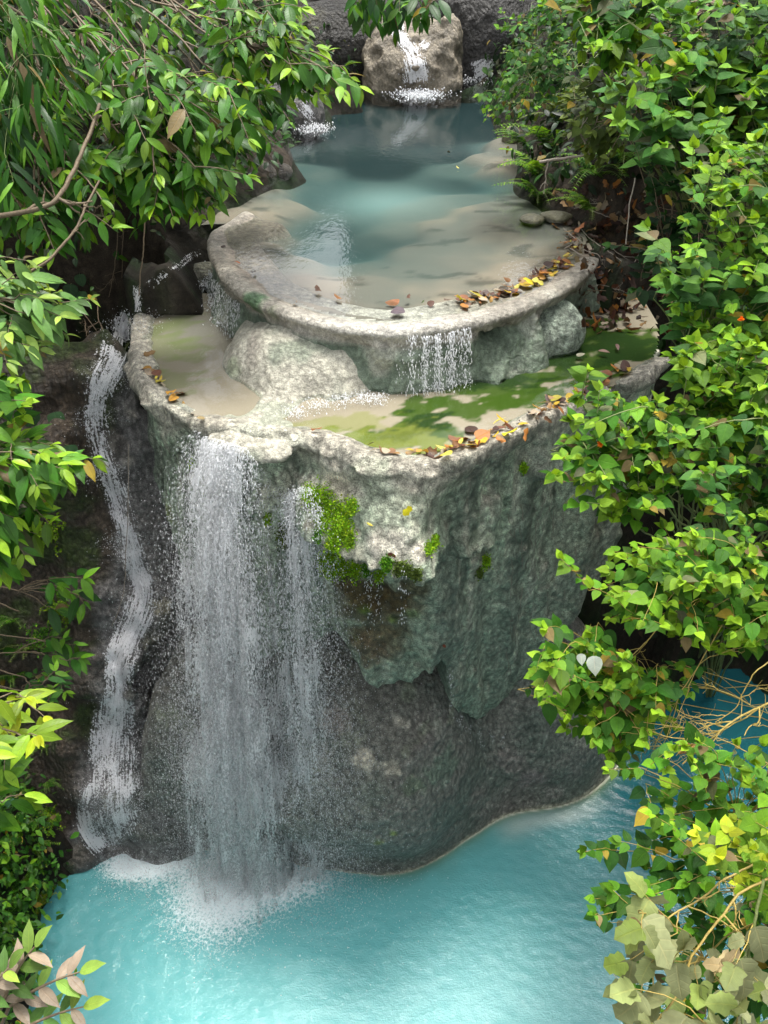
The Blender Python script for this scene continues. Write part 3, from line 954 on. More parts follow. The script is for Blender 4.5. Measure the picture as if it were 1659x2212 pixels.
BV = make_bvh([CURT, BASE, UPPER, MOUND, RLUMP, SIDE, CLIFF, (TV, TQ), (bV, uq), (np.stack([tb.ravel() for tb in (BX, BY, tz)], 1), tq)])
# ------------------------------------------------------------------ waterfalls
def foam_mat(name, col=(.92, .92, .93), dens=1.0, off=.715, stretch=.7, grain=32, c1=4.2, c0=-1.15):
    k = NT(name)
    a = k.n('Attribute', attribute_name='alpha').outputs['Fac']
    uv = k.n('UVMap', uv_map='uv').outputs[0]
    n1 = k.noise(k.n('VectorMath', operation='MULTIPLY', i_0=uv, i_1=(26, 4, 1)).outputs[0], 1.0, 4, .65, .6)
    n2 = k.noise(k.pos((1, 1, stretch)), grain, 3, .65, .2)
    ae = k.math('MULTIPLY', a, k.math('MULTIPLY_ADD', n1, c1, c0))
    th = k.math('MULTIPLY_ADD', ae, -.36, off)
    m = k.math('MULTIPLY', k.math('SUBTRACT', n2, th), 13.0, clamp=True)
    m = k.math('MULTIPLY', m, dens)
    b = k.n('BsdfPrincipled', i_Base_Color=(*col, 1), i_Roughness=.35, i_Normal=k.bump(n2, .8, .03))
    t = k.n('BsdfTransparent')
    tl = k.n('BsdfTranslucent', i_Color=(*col, 1)); m2 = k.n('MixShader', i_0=.45)
    k.t.links.new(b.outputs[0], m2.inputs[1]); k.t.links.new(tl.outputs[0], m2.inputs[2])
    mx = k.n('MixShader', i_0=m)
    k.t.links.new(t.outputs[0], mx.inputs[1]); k.t.links.new(m2.outputs[0], mx.inputs[2])
    return k.done(mx.outputs[0])


M_FOAM = foam_mat('foaming_water_material')
M_VEIL = foam_mat('falling_water_veil_material', (.95, .95, .95), .96, .705, .38, 44, 2.4, -.20)
k = NT('water_drop_material')
b = k.n('BsdfPrincipled', i_Base_Color=(.90, .91, .92, 1), i_Roughness=.2)
t = k.n('BsdfTransparent'); mx = k.n('MixShader', i_0=.82)
tl = k.n('BsdfTranslucent', i_Color=(.90, .91, .92, 1)); m2 = k.n('MixShader', i_0=.45)
k.t.links.new(b.outputs[0], m2.inputs[1]); k.t.links.new(tl.outputs[0], m2.inputs[2])
k.t.links.new(t.outputs[0], mx.inputs[1]); k.t.links.new(m2.outputs[0], mx.inputs[2])
M_DROP = k.done(mx.outputs[0])

OCT = np.array([[1, 0, 0], [-1, 0, 0], [0, 1, 0], [0, -1, 0], [0, 0, 1], [0, 0, -1]], float)
OCF = np.array([[0, 2, 4], [2, 1, 4], [1, 3, 4], [3, 0, 4], [2, 0, 5], [1, 2, 5], [3, 1, 5], [0, 3, 5]])


def drops(name, P, Vel, size, stretch, mat, parent=None):
    n = len(P)
    d = norm(Vel + 1e-6)
    up = np.where(np.abs(d[:, 2:3]) > .9, np.array([[1.0, 0, 0]]), np.array([[0, 0, 1.0]]))
    u = norm(np.cross(d, up)); w = np.cross(d, u)
    sz = size[:, None, None]
    V = P[:, None] + sz * (OCT[None, :, 0:1] * u[:, None] + OCT[None, :, 1:2] * w[:, None] + OCT[None, :, 2:3] * d[:, None] * stretch[:, None, None])
    T = (OCF[None] + 6 * np.arange(n)[:, None, None]).reshape(-1, 3)
    return tag(mesh_obj(name, V.reshape(-1, 3), T, mat, parent), kind='stuff')


BVT = make_bvh([CURT, BASE, CLIFF])


def fall_sim(lips, n, v0, spread, tmax, zend, seed, bounce=.35, fan=0.0, bias=0.0):
    """lips: list of (point, outward dir, weight). Water leaves the lip and falls freely; drops that meet rock splash off it."""
    R = np.random.default_rng(seed)
    w = np.array([l[2] for l in lips]); w = w / w.sum()
    i = R.choice(len(lips), n, p=w)
    j = np.minimum(i + 1, len(lips) - 1)
    t = R.random((n, 1))
    p0 = np.array([l[0] for l in lips]); dr = np.array([l[1] for l in lips])
    P = p0[i] * (1 - t) + p0[j] * t
    D = norm(dr[i] * (1 - t) + dr[j] * t)
    lat = ((i[:, None] + t) / max(1, len(lips) - 1) - .5)
    vel = D * (v0 * (0.55 + .9 * R.random((n, 1)))) + R.normal(0, spread, (n, 3)) * np.array([1, 1, .5]) + np.array([1.0, 0, 0]) * (lat * fan + bias)
    T = np.sqrt(R.random(n)) * 0 + R.random(n) ** .62 * tmax
    g = np.array([0, 0, -9.8])
    out = P + vel * T[:, None] + .5 * g * T[:, None] ** 2
    vv = vel + g * T[:, None]
    res, rv = [], []
    for a, b, v, v_0 in zip(P, out, vv, vel):
        if b[2] < zend: continue
        # sampled path test against the rock
        mid = b
        h = BVT.find_nearest(Vector(mid), .35)
        if h[0] is not None:
            nn = np.array(h[1]); off = (mid - np.array(h[0])) @ nn
            if off < .03:
                q = np.array(h[0]) + nn * (.04 + abs(R.normal(0, bounce * .25)))
                q = q + R.normal(0, bounce * .12, 3)
                if q[2] < zend: continue
                res.append(q); rv.append(v * .4 + nn * 1.2); continue
        res.append(mid); rv.append(v)
    return np.array(res), np.array(rv)


def lip_pts(pxl, z, push=.06):
    out = []
    for (px, py, wgt) in pxl:
        h = hit(px, py)
        p = h[0] + np.array([0, 0, .02])
        d = np.array([p[0] - CM[0], p[1] - CM[1], 0]); d = d / np.linalg.norm(d)
        out.append((p + d * push, d, wgt))
    return out


def veil(name, pxs_top, v0, tmax, cols, rows, parent, jig, seed, amax=1.0, edge=.22, tstart=0.0, fan=0.85, bias=-.06, hole=.9):
    """a falling sheet: each column leaves the lip and follows the ballistic arc"""
    R = np.random.default_rng(seed)
    lips = lip_pts(pxs_top, None)
    p = np.array([l[0] for l in lips]); d = np.array([l[1] for l in lips]); aw = np.array([l[2] for l in lips], float)
    s = np.linspace(0, len(lips) - 1, cols); i = np.minimum(s.astype(int), len(lips) - 2); f = (s - i)[:, None]
    p0 = p[i] * (1 - f) + p[i + 1] * f; dd = d[i] * (1 - f) + d[i + 1] * f
    al = aw[i] * (1 - f[:, 0]) + aw[i + 1] * f[:, 0]
    vj = v0 * (1 + jig * R.normal(0, 1, cols))
    k3 = np.ones(3) / 3
    vj = np.convolve(np.pad(vj, 1, 'edge'), k3, 'valid')
    T = np.linspace(tstart, tmax, rows)
    lat = (np.arange(cols) / (cols - 1) - .5)[:, None, None] * np.array([fan, 0, 0]) + np.array([bias, 0, 0])
    V = p0[:, None] + (dd[:, None] * vj[:, None, None] + lat) * T[None, :, None] + np.array([0, 0, -4.9]) * (T ** 2)[None, :, None]
    c = (np.arange(cols) / (cols - 1))
    ea = np.clip(np.minimum(c, 1 - c) / edge, 0, 1)
    A = (ea * al)[:, None] * np.ones(rows)[None] * amax
    A *= sstep(T, tstart, tstart + .12)[None]
    A *= np.clip(.75 + hole * fbm(V * np.array([1, 1, .30]), 3.2, 3, off=seed * 7.7), .05, 1.5)
    vl = np.linspace(0, 1, rows)
    L = np.abs(V[:, :, 2] - V[:, :1, 2])
    uv = np.stack([np.repeat(c[:, None], rows, 1) * (np.linalg.norm(p0[-1] - p0[0]) / 1.0), L * .25], -1)
    return mesh_obj(name, V.reshape(-1, 3), grid_quads(cols, rows), M_VEIL, parent, uv=uv.reshape(-1, 2), floats={'alpha': A.ravel()})


def sheet_on_rock(name, path, parent, mat, nu=17, lift=.035, smooth=3, step=9.0, rough=.02):
    """path: (px, py, half width px, alpha): a film of water laid on the rock under that line"""
    P = np.array(path, float)
    L = np.concatenate([[0], np.cumsum(np.hypot(*np.diff(P[:, :2], axis=0).T))])
    s = np.arange(0, L[-1], step)
    q = np.stack([np.interp(s, L, P[:, c]) for c in range(4)], 1)
    tdir = np.gradient(q[:, :2], axis=0); tdir = tdir / np.linalg.norm(tdir, axis=1, keepdims=True)
    nrm = np.stack([-tdir[:, 1], tdir[:, 0]], 1)
    us = np.linspace(-1, 1, nu)
    V = np.zeros((len(s), nu, 3)); ok = np.ones((len(s), nu), bool)
    for i in range(len(s)):
        for j, u in enumerate(us):
            x, y = q[i, :2] + nrm[i] * u * q[i, 2]
            h = hit(x, y)
            if h is None: ok[i, j] = False; V[i, j] = V[i, j - 1]; continue
            V[i, j] = h[0] + h[1] * lift
    zc = (V - CAM) @ FWD
    med = np.median(zc, 1, keepdims=True)
    bad = np.abs(zc - med) > .7
    for _ in range(smooth):
        V2 = V.copy()
        V2[1:-1] = (V[:-2] + V[1:-1] * 2 + V[2:]) / 4
        V2[:, 1:-1] = (V2[:, :-2] + V2[:, 1:-1] * 2 + V2[:, 2:]) / 4
        V = V2
    V = V + (norm(CAM - V) * (rough * (1 + 1.6 * fbm(V, 7.0, 3, off=4)))[..., None])
    A = (1 - np.abs(us)[None] ** 2.0) * q[:, 3:4] * np.clip(1.0 + .9 * fbm(V, 4.5, 3, off=11), .1, 1.5)
    A[bad] = 0
    e = sstep(np.arange(len(s)), 0, 5) * sstep(len(s) - 1 - np.arange(len(s)), 0, 5)
    A = A * e[:, None]
    uv = np.stack([np.repeat(us[None] * .5, len(s), 0) * (q[:, 2:3] / 60), np.repeat((s / 240)[:, None], nu, 1)], -1)
    quads = grid_quads(len(s), nu)
    good = ~bad.ravel()
    quads = quads[good[quads].all(1)]
    return mesh_obj(name, V.reshape(-1, 3), quads, mat, parent, uv=uv.reshape(-1, 2), floats={'alpha': A.ravel()})


# main fall ----------------------------------------------------------
main = thing('waterfall', 'broad white curtain of falling water in front of the tower left of its mossy ledge', 'waterfall', px_at(560, 1850, 0))
LIP1 = [(432, 928, .4), (455, 938, .8), (475, 946, 1.0), (495, 952, 1.2), (515, 956, 1.1), (540, 966, .75), (565, 1000, .22), (600, 1045, .25), (630, 1055, .9), (650, 1050, 1.0), (672, 1050, .6)]
veil('veil', LIP1, .30, 1.36, 110, 70, main, .12, 1, .72)
veil('veil', LIP1, .50, 1.38, 110, 70, main, .22, 2, .70, tstart=.1, fan=1.0)
veil('veil', LIP1, .75, 1.38, 110, 70, main, .28, 3, .62, tstart=.15, fan=1.2)
LIPW = [(x_, y_, .75) for x_, y_, _ in LIP1]
veil('veil', LIPW, .60, 1.38, 110, 70, main, .25, 8, .98, tstart=.30, fan=1.25, edge=.3)
veil('veil', LIPW, .95, 1.38, 110, 70, main, .30, 9, .9, tstart=.36, fan=1.5, edge=.4)
for q_, (i0, i1, v_, bb) in enumerate([(0, 3, .42, -.30), (1, 4, .62, -.16), (2, 5, .35, -.05), (3, 6, .55, .0), (5, 8, .4, .05), (7, 10, .6, .14), (8, 10, .36, .2)]):
    veil('rope', LIP1[i0:i1 + 1], v_, 1.36, 40, 70, main, .10, 20 + q_, .85, edge=.5, fan=.35, bias=bb, hole=1.1)
lips = lip_pts(LIP1, None)
R = np.random.default_rng(3)
P1, V1 = fall_sim(lips, 46000, .55, .24, 1.40, 0.0, 5, fan=.95, bias=-.06)
drops('spray', P1, V1, .002 + .0038 * R.random(len(P1)) ** 2.5, 2.0 + 4.0 * R.random(len(P1)), M_DROP, main)
P1, V1 = fall_sim(lips, 16000, .75, .50, 1.40, 0.0, 6, fan=1.3, bias=-.05)
drops('spray', P1, V1, .002 + .004 * R.random(len(P1)) ** 2, 1.2 + 2.0 * R.random(len(P1)), M_DROP, main)

P1, V1 = fall_sim(lips, 60000, .7, .42, 1.40, 0.0, 7, bounce=.8, fan=1.1, bias=-.08)
lo_ = P1[:, 2] < 5.2 - 1.6 * R.random(len(P1))
P1, V1 = P1[lo_], V1[lo_]
drops('spray', P1, V1, .002 + .003 * R.random(len(P1)) ** 2, 1.2 + 2.5 * R.random(len(P1)), M_DROP, main)


def splash(name, c, n, vxy, vz, seed, parent, drift=(0, 0, 0), sz=.008, r0=.2, zend=.0):
    R = np.random.default_rng(seed)
    a = R.random(n) * 2 * math.pi
    v = np.stack([np.cos(a) * vxy * R.random(n), np.sin(a) * vxy * R.random(n), vz * R.random(n) ** 1.3], 1) + np.array(drift)
    T = R.random(n) * (2 * vz / 9.8)
    p = np.array(c) + R.normal(0, r0, (n, 3)) * np.array([1, 1, .2]) + v * T[:, None] + np.array([0, 0, -4.9]) * T[:, None] ** 2
    vv = v + np.array([0, 0, -9.8]) * T[:, None]
    m = p[:, 2] > zend
    return drops(name, p[m], vv[m], (sz * (.35 + R.random(n) ** 2))[m], 1 + R.random(m.sum()) * 1.2, M_DROP, parent)


hs = hit(480, 1600)
sheet_on_rock('rock_film', [(535, 1440, 80, .5), (520, 1530, 110, 1.0), (510, 1620, 130, 1.05), (515, 1720, 145, .85), (520, 1830, 150, .7)], main, M_FOAM, nu=27, rough=.03)
splash('splash', hs[0] + np.array([.1, -.12, .1]), 14000, 1.3, 1.5, 11, main, (-.1, -.9, 0), .005, .36)
hs2 = hit(610, 1620)
splash('splash', hs2[0] + np.array([0, -.1, .1]), 9000, 1.1, 1.2, 19, main, (.05, -.8, 0), .0045, .36)
splash('splash', FALL_C + np.array([.1, .15, .02]), 9000, 1.1, 1.6, 12, main, sz=.007, r0=.55)
splash('splash', FALL_D + np.array([0, .1, .02]), 5000, .9, 1.3, 13, main, sz=.006, r0=.5)

# left cascade --------------------------------------------------------
casc = thing('cascade', 'narrow white cascade tumbling down the dark slope left of the tower', 'waterfall', px_at(290, 1850, 0))
CPATH = [(300, 600, 16, .6), (288, 650, 26, .95), (268, 710, 38, 1.05), (245, 780, 58, 1.25), (222, 815, 46, 1.2), (207, 880, 38, 1.0), (213, 950, 38, .8), (232, 1010, 36, .9),
         (258, 1080, 38, 1.0), (275, 1150, 40, 1.0), (292, 1220, 40, 1.0), (312, 1275, 40, 1.1), (298, 1330, 46, 1.35), (272, 1390, 46, 1.35), (256, 1440, 42, 1.25), (254, 1510, 46, 1.25),
         (250, 1560, 66, 1.25), (245, 1620, 80, 1.05), (245, 1690, 84, .92), (245, 1760, 84, .85), (262, 1810, 76, .8), (280, 1846, 60, .85)]
sheet_on_rock('foam_sheet', [(x, y, w * .9, a) for x, y, w, a in CPATH], casc, M_FOAM, nu=25, lift=.025, rough=.02)
sheet_on_rock('foam_sheet', [(x + 4 * math.sin(y / 30), y, w * .5, a * .8) for x, y, w, a in CPATH], casc, M_FOAM, nu=15, lift=.045, rough=.045)
sheet_on_rock('foam_sheet', [(196, 1670, 14, .9), (182, 1740, 20, 1.1), (186, 1785, 24, 1.2), (208, 1822, 30, 1.3), (236, 1850, 34, 1.3)], casc, M_FOAM, nu=11, rough=.03)
sheet_on_rock('foam_sheet', [(216, 1388, 18, .8), (242, 1420, 20, 1.0), (254, 1460, 22, 1.0)], casc, M_FOAM, nu=9)
for (px, py, n, s) in [(240, 790, 1800, 5), (290, 1330, 1800, 6), (255, 1480, 1400, 7), (250, 1600, 2200, 8), (225, 1700, 2000, 9), (285, 700, 900, 10), (235, 1000, 1200, 14), (275, 1150, 1400, 15), (265, 1720, 1600, 16), (205, 880, 900, 17), (300, 1260, 900, 18)]:
    h = hit(px, py)
    splash('splash', h[0] + h[1] * .05, n, .75, 1.1, s, casc, (0, -.3, -.4), .005, .2)
splash('splash', CASC + np.array([0, 0, .02]), 4200, .8, 1.0, 21, casc, sz=.007, r0=.34)

# small falls between the terraces -------------------------------------
f3 = thing('rim_fall', 'thin sparkling fall dropping from the upper rim beside the algae pool', 'waterfall', px_at(940, 800, ZM))


def rim_lips(pxl):
    out = []
    for (px, py, w) in pxl:
        h = hit(px, py)
        d = np.array([h[0][0] - CU[0], h[0][1] - CU[1], 0]); d /= np.linalg.norm(d)
        out.append((h[0] + d * .05, d, w))
    return out


def rim_fall(parent, pxl, n, seed, v0=.35):
    lp = rim_lips(pxl)
    P, Vv = fall_sim(lp, n, v0, .06, .44, ZM - .1, seed, .15)
    R = np.random.default_rng(seed)
    drops('spray', P, Vv, .002 + .0042 * R.random(len(P)) ** 2, 2 + 5 * R.random(len(P)), M_DROP, parent)


rim_fall(f3, [(862, 722, .1), (885, 722, .5), (898, 722, .1), (912, 722, .9), (924, 720, .3), (938, 719, 1.2), (950, 717, .25), (966, 715, 1), (978, 712, .2), (992, 709, .7), (1012, 704, .05)], 2400, 31)
q = px_at(942, 806, ZM); splash('splash', q + np.array([0, -.02, 0]), 2600, .5, .7, 32, f3, sz=.007, r0=.15, zend=ZM - .1)
f4_ = thing('rim_fall', 'lively little fall at the left end of the upper rim into the grey pool', 'waterfall', px_at(480, 640, ZM))
rim_fall(f4_, [(446, 560, 1), (458, 580, 1), (470, 600, 1), (486, 620, .9), (505, 640, .8), (525, 655, .5)], 2400, 33, .28)
for (px, py, s) in [(455, 610, 34), (480, 655, 35), (500, 690, 36)]:
    q = px_at(px, py, ZM); splash('splash', q, 600, .5, .7, s, f4_, sz=.008, r0=.12, zend=ZM - .1)
f5 = thing('rim_fall', 'foaming trickle along the foot of the flowstone mound', 'waterfall', px_at(760, 860, ZM))
for (px, py, s) in [(640, 888, 41), (690, 872, 42), (740, 862, 43), (785, 858, 44), (815, 860, 45)]:
    q = px_at(px, py, ZM); splash('splash', q, 260, .22, .35, s, f5, sz=.007, r0=.08, zend=ZM - .1)
f6 = thing('cascade', 'thin white runnel at the left back corner above the grey pool', 'waterfall', px_at(330, 600, ZM))
sheet_on_rock('foam_sheet', [(446, 545, 10, .9), (425, 546, 12, .9), (400, 560, 12, .8), (375, 580, 12, .6), (350, 600, 14, .5), (318, 616, 14, .5), (300, 640, 16, .8)], f6, M_FOAM, nu=7)

# drips from the curtain's lower edge
drp = thing('drips', 'scattered water drips falling from the lower edge of the curtain', 'drips', px_at(1050, 1700, 0))
LD = []
for (px, py) in [(985, 1550), (1005, 1575), (1030, 1585), (1060, 1583), (1085, 1590), (945, 1462), (970, 1458), (800, 1245), (795, 1240), (830, 1240), (875, 1230)]:
    h = hit(px, py - 6)
    if h is not None: LD.append((h[0] + h[1] * .03, h[1] * np.array([1, 1, 0]), 1))
R = np.random.default_rng(8)
Pd, Vd = [], []
for (p, d, w_) in LD:
    m = 46
    t = R.random(m) ** .8 * .42
    o = p + R.normal(0, .03, (m, 3)) + d * (.25 * t[:, None])
    o[:, 2] -= 4.9 * t ** 2
    Pd.append(o); Vd.append(np.tile([0, 0, -1.0], (m, 1)))
Pd = np.concatenate(Pd); Vd = np.concatenate(Vd)
drops('drop', Pd, Vd, .003 + .004 * R.random(len(Pd)), 2 + 3 * R.random(len(Pd)), M_DROP, drp)
# ------------------------------------------------------------------ leaves
def leaf_mat(name, spec=.45, rough=.38, trans=.22, veins=9.0, back=.25):
    k = NT(name)
    c = k.n('Attribute', attribute_name='col').outputs['Color']
    uv = k.n('UVMap', uv_map='uv').outputs[0]
    sx = k.n('SeparateXYZ', i_0=uv)
    u, v = sx.outputs[0], sx.outputs[1]
    av = k.math('ABSOLUTE', v)
    rib = k.math('SUBTRACT', 1.0, k.math('MULTIPLY', av, 9.0, clamp=True))
    lat = k.math('SINE', k.math('MULTIPLY', k.math('SUBTRACT', u, k.math('MULTIPLY', av, .16)), veins * 6.283))
    lat = k.math('MULTIPLY', k.math('SUBTRACT', lat, .80), 4.0, clamp=True)
    vein = k.math('MAXIMUM', rib, k.math('MULTIPLY', lat, .45))
    bl = k.noise(k.pos(), 11, 3, .6)
    c = k.mix(.55, c, k.mix(1.0, c, k.ramp(bl, [(.25, .55), (.75, 1.45)]), 'MULTIPLY'))
    c = k.mix(k.math('MULTIPLY', vein, .35), c, k.mix(1.0, c, (1.9, 1.6, 1.5), 'MULTIPLY'))
    bf = k.n('NewGeometry').outputs['Backfacing']
    cb = k.mix(back, c, (.20, .26, .14))
    cf = k.mix(bf, c, cb)
    p = k.n('BsdfPrincipled', i_Base_Color=cf, i_Roughness=rough, i_Normal=k.bump(k.math('SUBTRACT', 1.0, vein), .35, .01))
    p.inputs['Specular IOR Level'].default_value = spec
    t = k.n('BsdfTranslucent', i_Color=k.mix(1.0, c, (1.7, 1.55, .6), 'MULTIPLY'))
    mx = k.n('MixShader', i_0=trans)
    k.t.links.new(p.outputs[0], mx.inputs[1]); k.t.links.new(t.outputs[0], mx.inputs[2])
    return k.done(mx.outputs[0])


M_LEAF = leaf_mat('glossy_leaf_material', .22, .40)
M_SOFT = leaf_mat('soft_leaf_material', .15, .55, .28, 5.0, .12)
M_DRY = leaf_mat('dry_leaf_material', .3, .5, .15, 6.0, .1)
M_STEM = simple_mat('twig_bark_material', (.13, .095, .055), .7, .5, 40, .4)
M_YSTEM = simple_mat('yellow_twig_material', (.30, .22, .05), .6, .4, 40, .3)
M_GSTEM = simple_mat('green_stem_material', (.14, .17, .05), .55, .4, 40, .3)


def template(ts, ws, aspect, fold=.25, droop=.16, wave=0.0):
    V, uv = [], []
    for i, (t, w) in enumerate(zip(ts, ws)):
        for sgn in (-1, 0, 1):
            y = sgn * w * aspect
            V.append((t, y, abs(y) * fold - droop * t * t + wave * sgn * math.sin(9 * t) * w)); uv.append((t, sgn * (1 if w > 0 else 0)))
    n = len(ts)
    q = []
    for i in range(n - 1):
        b = 3 * i
        q += [(b, b + 3, b + 4, b + 1), (b + 1, b + 4, b + 5, b + 2)]
    return np.array(V), np.array(q), np.array(uv, float)


TPL = {
    'elliptic': template([0, .1, .28, .48, .68, .86, 1], [.04, .5, .9, 1, .8, .32, .0], .19, .3, .22),
    'heart': template([0, .06, .18, .36, .56, .75, .9, 1], [.22, .72, .96, 1, .8, .45, .14, 0], .35, .16, .14),
    'blade': template([0, .15, .45, .75, 1], [.15, .85, 1, .6, 0], .075, .25, .30),
    'small': template([0, .3, .65, 1], [.1, 1, .75, 0], .28, .25, .2),
    'wilted': template([0, .05, .2, .35, .5, .65, .8, .92, 1], [.3, .7, 1, .8, .95, .7, .75, .3, 0], .42, .12, .35, .07),
    'round': template([0, .06, .22, .45, .68, .87, 1], [.35, .8, 1, 1, .82, .45, .05], .46, .08, .1),
    'pinna': template([0, .4, 1], [.9, .7, 0], .13, .1, .15),
    'frag': template([0, .25, .5, .8, 1], [.3, 1, .6, .75, 0], .33, -.35, -.25, .05),
}


class Leaves:
    def __init__(self, kind): self.kind = kind; self.P = []; self.D = []; self.N = []; self.S = []; self.C = []; self.W = []

    def add(self, p, d, n, s, c, w=1.0):
        self.P.append(p); self.D.append(d); self.N.append(n); self.S.append(s); self.C.append(c); self.W.append(w)

    def build(self, name, mat, parent=None):
        P, D, N = np.array(self.P), norm(np.array(self.D)), np.array(self.N)
        S, C, W = np.array(self.S), np.array(self.C), np.array(self.W)
        N = norm(N - (N * D).sum(1, keepdims=True) * D + 1e-6)
        Y = np.cross(N, D)
        T, Q, UV = TPL[self.kind]
        V = P[:, None] + S[:, None, None] * (T[None, :, 0:1] * D[:, None] + (T[None, :, 1:2] * W[:, None, None]) * Y[:, None] + T[None, :, 2:3] * N[:, None])
        k = len(T); n = len(P)
        F_ = (Q[None] + k * np.arange(n)[:, None, None]).reshape(-1, 4)
        return mesh_obj(name, V.reshape(-1, 3), F_, mat, parent, cols=np.repeat(C, k, 0), uv=np.tile(UV, (n, 1)))


def tube_mesh(paths, sides=5):
    """paths: list of (points, radii)"""
    Vs, Qs, b = [], [], 0
    a = np.arange(sides) / sides * 2 * math.pi
    for pts, rad in paths:
        pts = np.asarray(pts, float); rad = np.asarray(rad, float)
        t = norm(np.gradient(pts, axis=0))
        ref = np.array([.3, .2, 1.0]) if abs(t[0, 2]) < .9 else np.array([1.0, 0, 0])
        u = norm(np.cross(t, ref)); w = np.cross(t, u)
        V = pts[:, None] + rad[:, None, None] * (np.cos(a)[None, :, None] * u[:, None] + np.sin(a)[None, :, None] * w[:, None])
        n = len(pts)
        i = np.arange(n - 1)[:, None] * sides + np.arange(sides)[None]
        j = np.arange(n - 1)[:, None] * sides + (np.arange(sides)[None] + 1) % sides
        Qs.append(np.stack([i, j, j + sides, i + sides], -1).reshape(-1, 4) + b)
        Vs.append(V.reshape(-1, 3)); b += n * sides
    return np.concatenate(Vs), np.concatenate(Qs)


def bez(a, c, b, n):
    t = np.linspace(0, 1, n)[:, None]
    return a * (1 - t) ** 2 + 2 * c * t * (1 - t) + b * t ** 2


def wob(pts, amp, R):
    n = len(pts)
    e = np.sin(np.linspace(0, math.pi, n))[:, None]
    k = np.cumsum(R.normal(0, 1, (n, 3)), 0) / math.sqrt(n)
    return pts + e * k * amp


PAL = {  # (old leaf, mid leaf, young leaf)
    'deep': ((.010, .055, .007), (.026, .115, .010), (.11, .30, .015)),
    'bright': ((.018, .085, .008), (.050, .185, .012), (.20, .40, .02)),
    'pale': ((.045, .13, .030), (.09, .22, .045), (.24, .40, .06)),
    'dark': ((.008, .032, .009), (.014, .055, .012), (.03, .10, .015)),
    'jade': ((.022, .085, .018), (.045, .165, .026), (.16, .37, .025)),
    'lime': ((.06, .18, .010), (.13, .30, .012), (.34, .46, .02)),
    'olive': ((.03, .06, .012), (.06, .11, .02), (.12, .20, .03)),
}


PAL['wilt'] = ((.13, .17, .075), (.20, .25, .12), (.17, .27, .05))


def leaf_col(pal, young, R, odd=.04):
    a, b, c = (np.array(q) for q in PAL[pal])
    y = np.clip(young + R.normal(0, .16), 0, 1)
    col = a + (b - a) * min(y * 2, 1) if y < .5 else b + (c - b) * (y - .5) * 2
    if R.random() < odd:
        col = np.array([(.30, .26, .03), (.16, .14, .06), (.12, .16, .07)][R.integers(3)]) * (.6 + .6 * R.random())
    return col * np.array([.98, .84, .85]) * (.45 + .85 * R.random())


def sample_poly(poly, n, R):
    P = np.array(poly, float)
    lo, hi = P.min(0), P.max(0)
    out = []
    while len(out) < n:
        c = lo + (hi - lo) * R.random((24, 2))
        c = c[inside(c[:, 0], c[:, 1], poly)]
        if not len(c): continue
        if out:
            d = np.linalg.norm(c[:, None] - np.array(out)[None], axis=2).min(1)
            out.append(c[np.argmax(d[:8])])
        else: out.append(c[0])
    return np.array(out)


UPZ = np.array([0, 0, 1.0])


def ground(x, y):
    return np.array([x, y, float(terrain_h(np.array([x]), np.array([y]))[0]) - .05])


